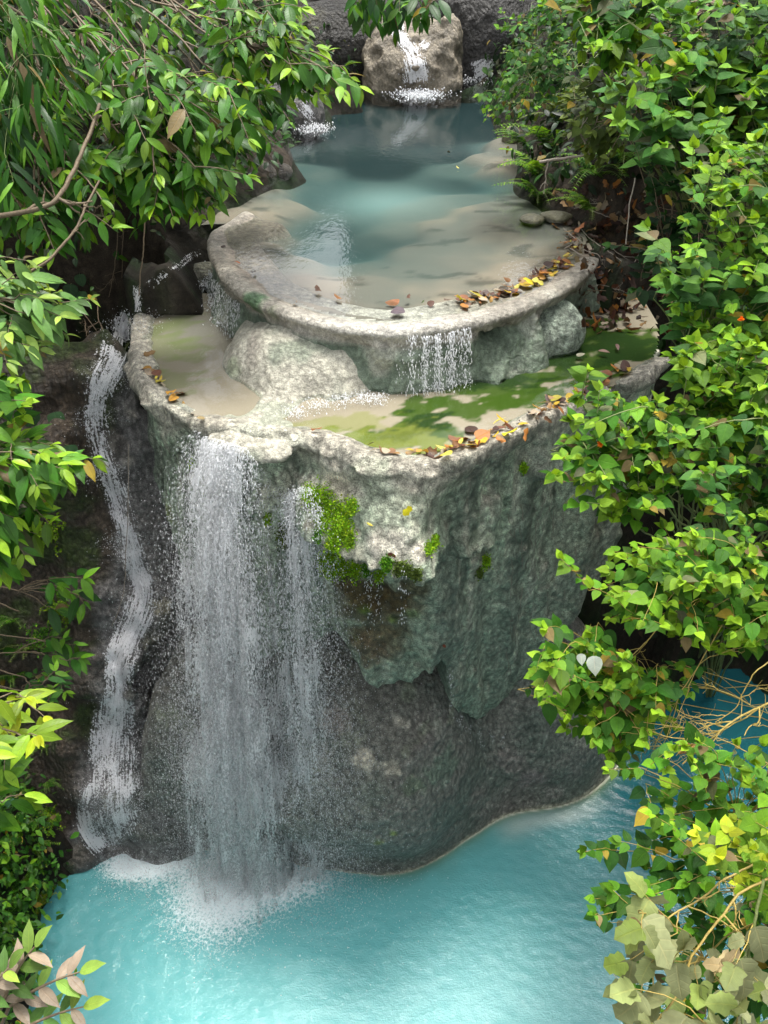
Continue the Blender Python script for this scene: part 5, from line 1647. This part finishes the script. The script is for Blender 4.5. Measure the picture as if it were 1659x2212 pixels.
SB = px_at(900, 195, ZU)
sbx, sby = SB[0], SB[1]
step = rock_thing('step_boulder', 'big rounded tan boulder with a little fall running over it at the pool head', 'boulder',
                  lambda X, Y, Z: smin(smin(ell(X, Y, Z, (sbx - .1, sby + 1.0, 9.6), (1.18, 1.15, 1.10)), ell(X, Y, Z, (sbx + .72, sby + .75, 9.8), (.5, .7, .92)), .3), ell(X, Y, Z, (sbx - .7, sby + .9, 9.5), (.6, .8, 1.0)), .3),
                  (sbx - 2, sby - 1, 8.6), (sbx + 2, sby + 3, 11.6), (.20, .17, .12), M_RIM, 3, .05, .24)
ledge = rock_thing('shaded_ledge', 'dark undercut ledge with pale flat top left of the tan step boulder', 'rock',
                   lambda X, Y, Z: smin(ell(X, Y, Z, (sbx - 2.2, sby + 1.7, 9.9), (1.5, 1.0, 1.15)), ell(X, Y, Z, (sbx - 3.6, sby + 1.0, 9.5), (1.2, .9, 1.0)), .3),
                   (sbx - 5.2, sby - .5, 8.6), (sbx - .3, sby + 3.5, 11.8), (.022, .02, .014), M_BASE, 13)
rec = rock_thing('grey_recess_rock', 'grey wet rock wall in the recess right of the tan step boulder', 'rock',
                 lambda X, Y, Z: smin(ell(X, Y, Z, (sbx + 2.1, sby + 2.2, 9.9), (1.3, 1.0, 1.7)), ell(X, Y, Z, (sbx + .6, sby + 3.0, 10.6), (2.6, 1.2, 1.0)), .4),
                 (sbx - 2.5, sby + .5, 8.6), (sbx + 4, sby + 4.8, 12.4), (.034, .032, .027), M_BASE, 23)
lb = px_at(648, 272, ZU)
lbo = rock_thing('wet_boulder', 'small wet grey boulder with trickling water under the left branch tips', 'boulder',
                 lambda X, Y, Z: smin(ell(X, Y, Z, (lb[0], lb[1] + .5, 9.35), (.52, .55, .55)), ell(X, Y, Z, (lb[0] - .5, lb[1] + .6, 9.6), (.45, .5, .5)), .25),
                 (lb[0] - 1.4, lb[1] - .5, 8.6), (lb[0] + 1, lb[1] + 1.6, 10.5), (.11, .105, .095), M_BASE, 33, .04)
rb_ = px_at(1105, 300, ZU)
rbo = rock_thing('mossy_stone', 'small mossy tan stone at the right edge of the upper pool by the fern', 'boulder',
                 lambda X, Y, Z: ell(X, Y, Z, (rb_[0] + .05, rb_[1] + .1, 9.28), (.26, .25, .24)),
                 (rb_[0] - 1.4, rb_[1] - .6, 8.9), (rb_[0] + .8, rb_[1] + .8, 9.9), (.12, .11, .05), M_PALE, 43, .035, .06)
for (px, py, s, sd, lab) in [(550, 372, .32, 51, 'dark knobbly stone at the left edge of the upper pool'), (610, 366, .2, 52, 'low dark stone just awash beside the knobbly one'),
                             (1205, 462, .2, 53, 'flat tan stone at the right edge above the leaf drift'), (1150, 468, .14, 54, 'submerged looking pale stone left of the flat tan one')]:
    q = px_at(px, py, ZU)
    rock_thing('edge_stone', lab, 'stone', lambda X, Y, Z: ell(X, Y, Z, (q[0], q[1], ZU - .05), (s * 1.4, s, s * (.95 if sd < 53 else .5))), (q[0] - 1, q[1] - .8, 8.8), (q[0] + 1, q[1] + .8, 10), (.07, .06, .045) if sd < 53 else (.13, .12, .07), M_BASE if sd < 53 else M_PALE, sd, .035, .07)

BV2 = make_bvh([step, ledge, rec, lbo])
_hit0 = hit


def on_head(px, py): return _hit0(px, py, BV2)


hit = lambda px, py, bv=None: on_head(px, py) if bv is None else _hit0(px, py, bv)
t = thing('waterfall', 'small white fall over the tan step boulder into the upper pool', 'waterfall', px_at(905, 195, ZU))
for pth in ([(862, 40, 16, 1.0), (858, 70, 20, 1.2), (872, 92, 20, 1.2), (890, 112, 24, 1.1), (897, 140, 30, 1.1), (902, 168, 36, 1.3), (904, 192, 42, 1.4)],
            [(935, 84, 12, 1.0), (905, 106, 16, 1.1), (894, 116, 16, 1.0)], [(930, 150, 10, .4), (935, 190, 14, .6)], [(860, 145, 14, .4), (855, 180, 12, .4)]):
    try: sheet_on_rock('foam_sheet', pth, t, M_FOAM, nu=7, step=5.0)
    except Exception: pass
splash('splash', px_at(905, 200, ZU) + np.array([0, -.1, -.03]), 2200, .9, .8, 61, t, sz=.016, r0=.28, zend=ZU - .05)
t = thing('waterfall', 'foaming chute in the recess right of the step boulder', 'waterfall', px_at(1030, 165, ZU))
try: sheet_on_rock('foam_sheet', [(1068, 118, 14, 1.2), (1050, 140, 20, 1.3), (1030, 155, 28, 1.4), (1010, 163, 26, 1.3)], t, M_FOAM, nu=7, step=5.0)
except Exception: pass
splash('splash', px_at(1030, 168, ZU), 1300, .7, .9, 62, t, sz=.016, r0=.25, zend=ZU - .05)
t = thing('waterfall', 'thin trickle over the wet grey boulder under the left branches', 'waterfall', px_at(675, 268, ZU))
try: sheet_on_rock('foam_sheet', [(640, 215, 14, .9), (655, 235, 16, 1.0), (670, 255, 20, 1.1), (678, 272, 24, 1.2)], t, M_FOAM, nu=7, step=5.0)
except Exception: pass
splash('splash', px_at(678, 276, ZU), 700, .6, .5, 63, t, sz=.012, r0=.2, zend=ZU - .05)
hit = _hit0

# ------------------------------------------------------------------ moss on the tower
R = np.random.default_rng(44)
for (px, py, rad, pal) in [(700, 1088, 26, 'lime'), (680, 1075, 16, 'lime'), (745, 1135, 18, 'lime'), (755, 1165, 14, 'lime'), (700, 1215, 16, 'lime'), (768, 1232, 13, 'lime'), (720, 1175, 18, 'lime'), (860, 1228, 12, 'olive'), (820, 1240, 12, 'lime'), (925, 1185, 9, 'lime'), (715, 1230, 14, 'lime'), (735, 1112, 22, 'lime'), (762, 1095, 13, 'lime'), (728, 1150, 22, 'lime'), (712, 1196, 20, 'lime'), (742, 1222, 18, 'lime'), (665, 1068, 13, 'lime'), (700, 1120, 18, 'lime'),
                            (938, 1170, 9, 'lime'), (792, 1228, 11, 'bright'), (835, 1222, 15, 'bright'), (612, 1160, 16, 'olive'), (1050, 1212, 10, 'lime'), (447, 1072, 8, 'lime'), (578, 1118, 8, 'lime'),
                            (1035, 1238, 8, 'olive'), (416, 1000, 8, 'lime'), (880, 1232, 12, 'olive'), (900, 1240, 10, 'olive'), (1130, 1010, 8, 'lime'), (688, 1160, 10, 'bright')]:
    lv = Leaves('small'); c0_ = hit(px, py)
    for i in range(int(rad * 45)):
        a = R.normal(0, rad * .55, 2) * np.array([.8, 1.25])
        g = hit(px + a[0], py + a[1])
        if g is None or np.linalg.norm(g[0] - c0_[0]) > .6: continue
        d = norm(g[1] + R.normal(0, .6, 3) + np.array([0, 0, -.2]))
        lv.add(g[0] + g[1] * R.uniform(0, .018), d, R.normal(0, 1, 3), R.uniform(.014, .034), leaf_col(pal, .5, R, 0) * 1.7, 1.5)
    if len(lv.P) > 5: tag(lv.build('moss', M_SOFT, tower), kind='stuff')

# ------------------------------------------------------------------ fallen leaves
DRY = [(.10, .035, .015), (.16, .06, .02), (.06, .028, .018), (.28, .11, .02), (.40, .27, .02), (.22, .13, .05), (.34, .18, .03), (.045, .022, .016), (.42, .36, .05), (.30, .24, .17)]
MNAMES = []


def fallen(px, py, size, colr, label, group, R, wz=None, kind=None, curl=1.0):
    g = hit(px, py)
    if g is None: return
    p, nr = g
    if wz is not None: p = np.array([p[0], p[1], max(p[2], wz)])
    lv = Leaves(kind or ('frag' if R.random() < .35 else ('elliptic' if R.random() < .5 else 'round')))
    a = R.uniform(0, 6.28)
    u = norm(np.cross(nr, np.array([.3, 1, .2]))); w = np.cross(nr, u)
    d = u * math.cos(a) + w * math.sin(a) + nr * R.normal(0, .22)
    lv.add(np.zeros(3), d, nr * (1 if R.random() < .7 else -1) + R.normal(0, .3, 3), size, np.array(colr) * R.uniform(.7, 1.25), R.uniform(.6, 1.1))
    o = lv.build('fallen_leaf', M_DRY)
    o.location = Vector((p + nr * R.uniform(.015, .065)).tolist())
    tag(o, label, 'leaf', group)


def drift(line, n, jit, lab, group, seed, wz, smin_=.08, smax_=.19):
    R = np.random.default_rng(seed)
    P = np.array(line, float)
    L = np.concatenate([[0], np.cumsum(np.hypot(*np.diff(P, axis=0).T))])
    for i in range(n):
        s = R.random() * L[-1]
        px = np.interp(s, L, P[:, 0]) + R.normal(0, jit); py = np.interp(s, L, P[:, 1]) + R.normal(0, jit * .6)
        k_ = min(len(DRY) - 1, int(R.random() ** 1.15 * len(DRY)))
        fallen(px, py, R.uniform(smin_, smax_), DRY[k_], lab, group, R, wz)


drift([(998, 658), (1040, 645), (1090, 634), (1140, 615), (1185, 590), (1215, 565), (1238, 535), (1248, 500)], 125, 9, 'curled fallen leaf in the long drift along the right half of the upper rim', 'fallen leaves on the upper rim', 71, ZU - .05)
drift([(800, 972), (860, 988), (930, 982), (1000, 972), (1060, 945), (1100, 922), (1150, 903), (1200, 878), (1250, 850), (1300, 825), (1350, 800)], 104, 8, 'fallen leaf in the broken drift along the front of the terrace rim', 'fallen leaves on the terrace rim', 72, ZM - .07)
drift([(302, 772), (320, 800), (345, 832), (370, 858), (402, 870)], 24, 6, 'fallen leaf in the small drift on the left end of the terrace rim', 'fallen leaves on the left rim', 73, ZM - .07)
R = np.random.default_rng(74)
for (px, py, s, c, lab, kd) in [(518, 579, .2, (.40, .12, .03), 'long orange fallen leaf on the left part of the upper rim', 'blade'), (546, 598, .12, (.04, .02, .015), 'dark shrivelled fallen leaf near the long orange one', 'frag'),
                                (487, 535, .09, (.05, .03, .02), 'small dark fallen leaf at the left end of the upper rim', 'round'), (688, 641, .16, (.09, .04, .02), 'brown crumpled fallen leaf on the upper rim above the mound', 'frag'),
                                (738, 657, .16, (.26, .11, .03), 'tan folded fallen leaf right of the crumpled brown one', 'frag'), (640, 660, .08, (.45, .20, .02), 'tiny orange fallen leaf on the outer upper rim', 'round'),
                                (862, 664, .20, (.20, .07, .03), 'largest rust leaf of the front clump on the upper rim', 'round'), (848, 681, .18, (.07, .05, .06), 'grey purple leaf hanging over the front of the upper rim', 'round'), (878, 660, .14, (.07, .03, .015), 'dark brown leaf at the right of the front clump', 'frag'),
                                (925, 664, .10, (.08, .03, .015), 'lone dark leaf right of the front clump', 'round'), (912, 660, .07, (.06, .14, .02), 'small green fallen leaf right of the front clump', 'round'), (960, 655, .10, (.08, .035, .02), 'lone brown leaf left of the long drift', 'frag'),
                                (1156, 598, .24, (.36, .14, .02), 'big orange leaf on top of the long drift', 'round'), (1148, 622, .18, (.50, .42, .02), 'yellow ragged leaf in the long drift', 'frag'), (1086, 938, .22, (.55, .48, .02), 'big yellow leaf standing on the terrace rim', 'frag'),
                                (672, 934, .15, (.16, .06, .02), 'brown leaf on the front of the terrace rim right of the fall', 'frag'), (435, 905, .14, (.36, .26, .12), 'buff leaf on the terrace rim left of the fall', 'round'), (1020, 940, .18, (.06, .03, .02), 'dark round leaf in the shallow water behind the terrace rim', 'round'),
                                (975, 955, .26, (.28, .10, .03), 'large rusty leaf lying in the terrace drift', 'wilted'), (873, 1113, .16, (.55, .50, .02), 'yellow leaf stuck on the pale ledge face', 'frag'), (795, 1130, .10, (.45, .36, .05), 'small dull yellow leaf on the ledge face', 'elliptic'),
                                (955, 1390, .07, (.14, .04, .02), 'small red brown leaf stuck on the green curtain', 'round'), (318, 676, .13, (.03, .02, .02), 'black curled leaf on the left terrace rim', 'blade'), (1290, 768, .16, (.14, .08, .06), 'brown leaf floating on the algae', 'elliptic'),
                                (1330, 752, .16, (.16, .09, .08), 'pinkish brown leaf floating further back on the algae', 'elliptic'), (1245, 778, .12, (.2, .19, .14), 'pale grey leaf floating on the algae', 'round'), (990, 407, .09, (.5, .42, .04), 'single yellow leaf floating in the middle of the upper pool', 'elliptic'),
                                (965, 362, .07, (.03, .02, .02), 'tiny dark leaf floating in the upper pool', 'round'), (1168, 330, .13, (.25, .08, .02), 'rusty leaf at the right edge of the upper pool', 'elliptic'), (850, 1195, .10, (.10, .035, .03), 'maroon leaf on the ledge tip', 'round')]:
    wz = ZU - .045 if py < 700 and px > 440 else (ZM - .07 if py < 960 else None)
    fallen(px, py, s, c, lab, None, R, wz, kd)

# litter and twigs on the right bank
lv = Leaves('frag')
for i in range(420):
    px, py = R.uniform(1180, 1450), R.uniform(400, 720)
    if py < 470 and px < 1260 - (470 - py) * .2 and R.random() < .6: continue
    g = hit(px, py)
    if g is None or g[0][0] < 2.7: continue
    k_ = [0, 1, 2, 2, 7, 7, 5, 9, 3][R.integers(9)]
    lv.add(g[0] + g[1] * R.uniform(.01, .06), R.normal(0, 1, 3), g[1] + R.normal(0, .5, 3), R.uniform(.08, .2), np.array(DRY[k_]) * R.uniform(.5, 1.1), R.uniform(.6, 1.2))
o = lv.build('leaf_litter', M_DRY); tag(o, kind='stuff')


def twig(label, group, pts, r0, r1, mat, forks=0, seed=0, flen=.3, name='twig', cat='twig', up=.0):
    R = np.random.default_rng(seed)
    c = [pts[0]]
    P = np.array(pts, float)
    L = np.concatenate([[0], np.cumsum(np.linalg.norm(np.diff(P, axis=0), axis=1))])
    s = np.linspace(0, L[-1], 26)
    c = np.stack([np.interp(s, L, P[:, k]) for k in range(3)], 1)
    for _ in range(2): c[1:-1] = (c[:-2] + c[1:-1] * 2 + c[2:]) / 4
    c = wob(c, .02 * L[-1] ** .5, R)
    t = thing(name, label, cat, c[0], group)
    paths = [(c, np.linspace(r0, r1, 26))]
    for k in range(forks):
        i = R.integers(4, 24); d = norm(c[i] - c[i - 1])
        e = norm(d * .7 + R.normal(0, .6, 3)); l = flen * R.uniform(.4, 1.3)
        b = c[i] + e * l
        q = wob(bez(c[i], c[i] + e * l * .5 + R.normal(0, .04, 3), b, 10), .05 * l ** .5, R)
        paths.append((q, np.linspace(r1 * .9 + .1 * r0, r1 * .5, 10)))
        for m in range(3):
            j = R.integers(3, 9); e2 = norm(e * .6 + R.normal(0, .7, 3)); l2 = l * R.uniform(.2, .6)
            paths.append((wob(np.stack([q[j] + e2 * l2 * x for x in np.linspace(0, 1, 6)]), .03, R), np.linspace(r1 * .6, r1 * .35, 6)))
    V, Q = tube_mesh(paths, 5)
    o = mesh_obj('stem', V, Q, mat, t)
    return t


def d3(lst): return [at_d(np.array(x * 1.0), np.array(y * 1.0), np.array(z * 1.0)) for x, y, z in lst]


M_GREYT = simple_mat('dry_grey_twig_material', (.22, .19, .15), .8, .4, 40, .4)
for i in range(16):
    a = (R.uniform(1190, 1400), R.uniform(420, 640)); an = R.uniform(-.7, .9); l = R.uniform(40, 130)
    pts = []
    for f_ in np.linspace(0, 1, 5):
        g = hit(a[0] + l * f_ * math.cos(an), a[1] + l * f_ * math.sin(an))
        if g is not None and g[0][0] > 2.3: pts.append(g[0] + g[1] * .05 + UPZ * .03)
    if len(pts) > 2: twig('thin dry twig lying across the leaf litter of the right bank', 'dry twigs in the litter', pts, .008, .004, M_GREYT if i % 3 else M_STEM, 1, 800 + i, .25)
g = hit(1365, 520); twig('straight pale dead stalk hanging down the right bank beside the upper rim', None, d3([(1372, 385, 9.6), (1362, 450, 9.6), (1352, 528, 9.7)]), .010, .008, M_GREYT, 0, 830)
twig('grey forked dead branch lying above the pool side ferns', None, d3([(1165, 350, 11.6), (1210, 345, 11.5), (1262, 335, 11.4), (1290, 325, 11.3)]), .022, .014, M_GREYT, 3, 831, .35)
# left bank limbs, roots and vines
twig('long pale bent limb rising from the left border into the tree', None, d3([(-20, 470, 8.9), (60, 455, 8.9), (110, 440, 8.9), (150, 385, 9.0), (172, 330, 9.1), (205, 250, 9.3), (215, 225, 9.4)]), .03, .02, M_STEM, 3, 840, .5, 'limb', 'branch')
twig('second thin pale limb below the bent one', None, d3([(60, 590, 8.9), (110, 560, 8.9), (165, 495, 9.0), (190, 445, 9.1), (215, 390, 9.2)]), .018, .012, M_STEM, 2, 841, .4, 'limb', 'branch')
twig('straight hanging root line in front of the brown rock left of the basin', None, d3([(313, 480, 10.9), (308, 560, 10.9), (300, 640, 10.8)]), .010, .009, M_STEM, 0, 842, name='hanging_root', cat='root')
twig('thin knotted line hanging down the cascade slope', None, d3([(278, 960, 10.9), (272, 1130, 11.2), (266, 1250, 11.4), (255, 1320, 11.5), (241, 1352, 11.6)]), .006, .005, M_GREYT, 0, 843, name='hanging_root', cat='root')
for i, (x0, y0, x1, y1) in enumerate([(255, 480, 235, 640), (270, 470, 262, 600), (205, 640, 235, 740), (215, 700, 240, 760), (180, 690, 200, 745), (150, 640, 210, 720)]):
    a = hit(x0, y0); b = hit(x1, y1)
    twig('dark thin root trailing down the brown rock recess beside the cascade', 'roots on the brown rock', [a[0] + a[1] * .06, (a[0] + b[0]) / 2 + (a[1] + b[1]) * .05, b[0] + b[1] * .04], .010, .005, M_STEM, 2, 850 + i, .3, 'root', 'root')
# root hairs on the right of the curtain
R = np.random.default_rng(45); pths = []
for i in range(46):
    px, py = R.uniform(1090, 1250), R.uniform(1030, 1500)
    a = hit(px, py); b = hit(px + R.normal(0, 6), py + R.uniform(20, 60))
    if a is None or b is None or np.linalg.norm(a[0] - b[0]) > .8: continue
    pths.append((wob(bez(a[0] + a[1] * .015, (a[0] + b[0]) / 2 + a[1] * .04 + R.normal(0, .02, 3), b[0] + b[1] * .015, 10), .02, R), np.full(10, .0035)))
V, Q = tube_mesh(pths, 4); tag(mesh_obj('root_hairs', V, Q, M_GREYT, tower), kind='stuff')

# bare yellow twigs and canes, lower right
BG = 'bare twigs over the dark water'
twig('bright yellow bare branch entering from the right border over the dark water', None, d3([(1690, 1505, 6.2), (1600, 1545, 6.3), (1540, 1590, 6.3), (1500, 1625, 6.4), (1475, 1650, 6.4)]), .010, .006, M_YSTEM, 7, 860, .5, 'bare_branch', 'branch')
twig('upper yellow bare twig curving in from the right border', None, d3([(1690, 1410, 6.3), (1630, 1450, 6.3), (1590, 1530, 6.4), (1545, 1560, 6.4)]), .006, .003, M_YSTEM, 5, 861, .4, 'bare_branch', 'branch')
twig('tangle of fine bare twigs left of the yellow branch', None, d3([(1560, 1350, 6.7), (1520, 1420, 6.7), (1470, 1500, 6.7), (1440, 1560, 6.8), (1410, 1620, 6.8)]), .005, .003, M_YSTEM, 9, 862, .55, 'bare_branch', 'branch')
twig('second tangle of fine bare twigs near the hanging leafy branch end', None, d3([(1440, 1330, 6.7), (1400, 1380, 6.8), (1350, 1420, 6.8), (1290, 1440, 6.9), (1250, 1400, 6.9)]), .005, .003, M_YSTEM, 7, 863, .45, 'bare_branch', 'branch')
twig('fine bare twig crossing the dark water horizontally', None, d3([(1680, 1660, 6.2), (1560, 1600, 6.3), (1480, 1570, 6.4), (1390, 1560, 6.5)]), .004, .0025, M_YSTEM, 6, 864, .45, 'bare_branch', 'branch')
twig('brown cane bending down from the right border through the wilted creeper', None, d3([(1690, 1880, 4.7), (1604, 1930, 4.7), (1512, 2061, 4.6), (1476, 2122, 4.6), (1467, 2165, 4.5), (1400, 2225, 4.5)]), .008, .006, M_YSTEM, 2, 865, .3, 'cane', 'stem')
twig('green and brown upright cane nearest the right border at the bottom', None, d3([(1650, 1900, 4.4), (1616, 2067, 4.4), (1601, 2159, 4.4), (1606, 2240, 4.4)]), .009, .007, M_GSTEM, 2, 866, .3, 'cane', 'stem')
twig('cane with a dead brown tuft where pale stalks radiate', None, d3([(1690, 1830, 4.9), (1560, 1915, 4.8), (1436, 1997, 4.7), (1418, 2050, 4.7), (1412, 2140, 4.7)]), .007, .0045, M_YSTEM, 6, 867, .35, 'cane', 'stem')


def tuft(label, px, py, dep, colr, n, s, seed):
    R = np.random.default_rng(seed); c = at_d(np.array(px * 1.0), np.array(py * 1.0), np.array(dep))
    t = thing('withered_tuft', label, 'leaf', c)
    lv = Leaves('wilted')
    for i in range(n): lv.add(R.normal(0, .02, 3) + c, R.normal(0, 1, 3), R.normal(0, 1, 3), s * R.uniform(.6, 1.1), np.array(colr) * R.uniform(.6, 1.2), .8)
    lv.build('crumpled_leaves', M_DRY, t)


tuft('crumpled orange brown dead leaves caught on the bare twigs over the water', 1487, 1613, 6.4, (.34, .17, .06), 9, .10, 1)
tuft('crumpled brown dead leaf at the knee of the lower right cane', 1424, 1990, 4.65, (.26, .12, .05), 7, .08, 2)
tuft('dry buff leaf remains inside the wilted creeper', 1560, 2090, 4.6, (.36, .28, .14), 8, .12, 3)
R = np.random.default_rng(9)
for (px, py, s, lab) in [(1283, 1417, .17, 'white backed leaf turned over on the hanging leafy branch end'), (1255, 1412, .10, 'smaller white leaf edge on left of the white backed leaf')]:
    c = at_d(np.array(px * 1.0), np.array(py * 1.0), np.array(6.3)); lv = Leaves('heart')
    lv.add(np.zeros(3), np.array([.1, -.5, -.8]), CAM - c, s, np.array((.48, .53, .46)))
    o = lv.build('white_leaf', M_SOFT); o.location = Vector(c.tolist()); tag(o, lab, 'leaf')
for (px, py, dep, lab) in [(1180, 962 - 8, 6.9, 'tiny orange flower on the wide bough over the terrace rim'), (1602, 690, 7.2, 'tiny orange flower on the right border shrub')]:
    if px == 1180: px, py = 1297, 958
    c = at_d(np.array(px * 1.0), np.array(py * 1.0), np.array(dep)); lv = Leaves('small')
    t = thing('flower', lab, 'flower', c)
    for i in range(12): lv.add(c, R.normal(0, 1, 3) + norm(CAM - c), R.normal(0, 1, 3), .035, np.array((.75, .17, .01)), 1.3)
    lv.build('petals', M_SOFT, t)
# ------------------------------------------------------------------ light
SUN_EL, SUN_AZ = math.radians(75), math.radians(14)     # azimuth from +Y towards +X
w = bpy.data.worlds.new("World")
scene.world = w
w.use_nodes = True
nt = w.node_tree
sky = nt.nodes.new('ShaderNodeTexSky')
sky.sky_type = 'NISHITA'
sky.sun_disc = False
sky.sun_elevation = SUN_EL
sky.sun_rotation = SUN_AZ
sky.air_density = 1.0; sky.dust_density = 4.0; sky.ozone_density = 1.0
hsv = nt.nodes.new('ShaderNodeHueSaturation')
hsv.inputs['Saturation'].default_value = 0.22
nt.links.new(sky.outputs[0], hsv.inputs['Color'])
nt.links.new(hsv.outputs[0], nt.nodes['Background'].inputs[0])
nt.nodes['Background'].inputs[1].default_value = 0.15
sd = bpy.data.lights.new('sun', 'SUN')
sd.energy = 1.2; sd.angle = math.radians(12); sd.color = (1, .96, .9)
so = bpy.data.objects.new('sun', sd)
COL.objects.link(so)
dv = Vector((math.sin(SUN_AZ) * math.cos(SUN_EL), math.cos(SUN_AZ) * math.cos(SUN_EL), math.sin(SUN_EL)))
so.rotation_euler = dv.to_track_quat('Z', 'Y').to_euler()
scene.view_settings.view_transform = 'Standard'
scene.view_settings.look = 'None'
scene.view_settings.exposure = 1.78
scene.view_settings.gamma = 1
scene.cycles.max_bounces = 6
scene.cycles.transparent_max_bounces = 24
scene.cycles.use_denoising = True
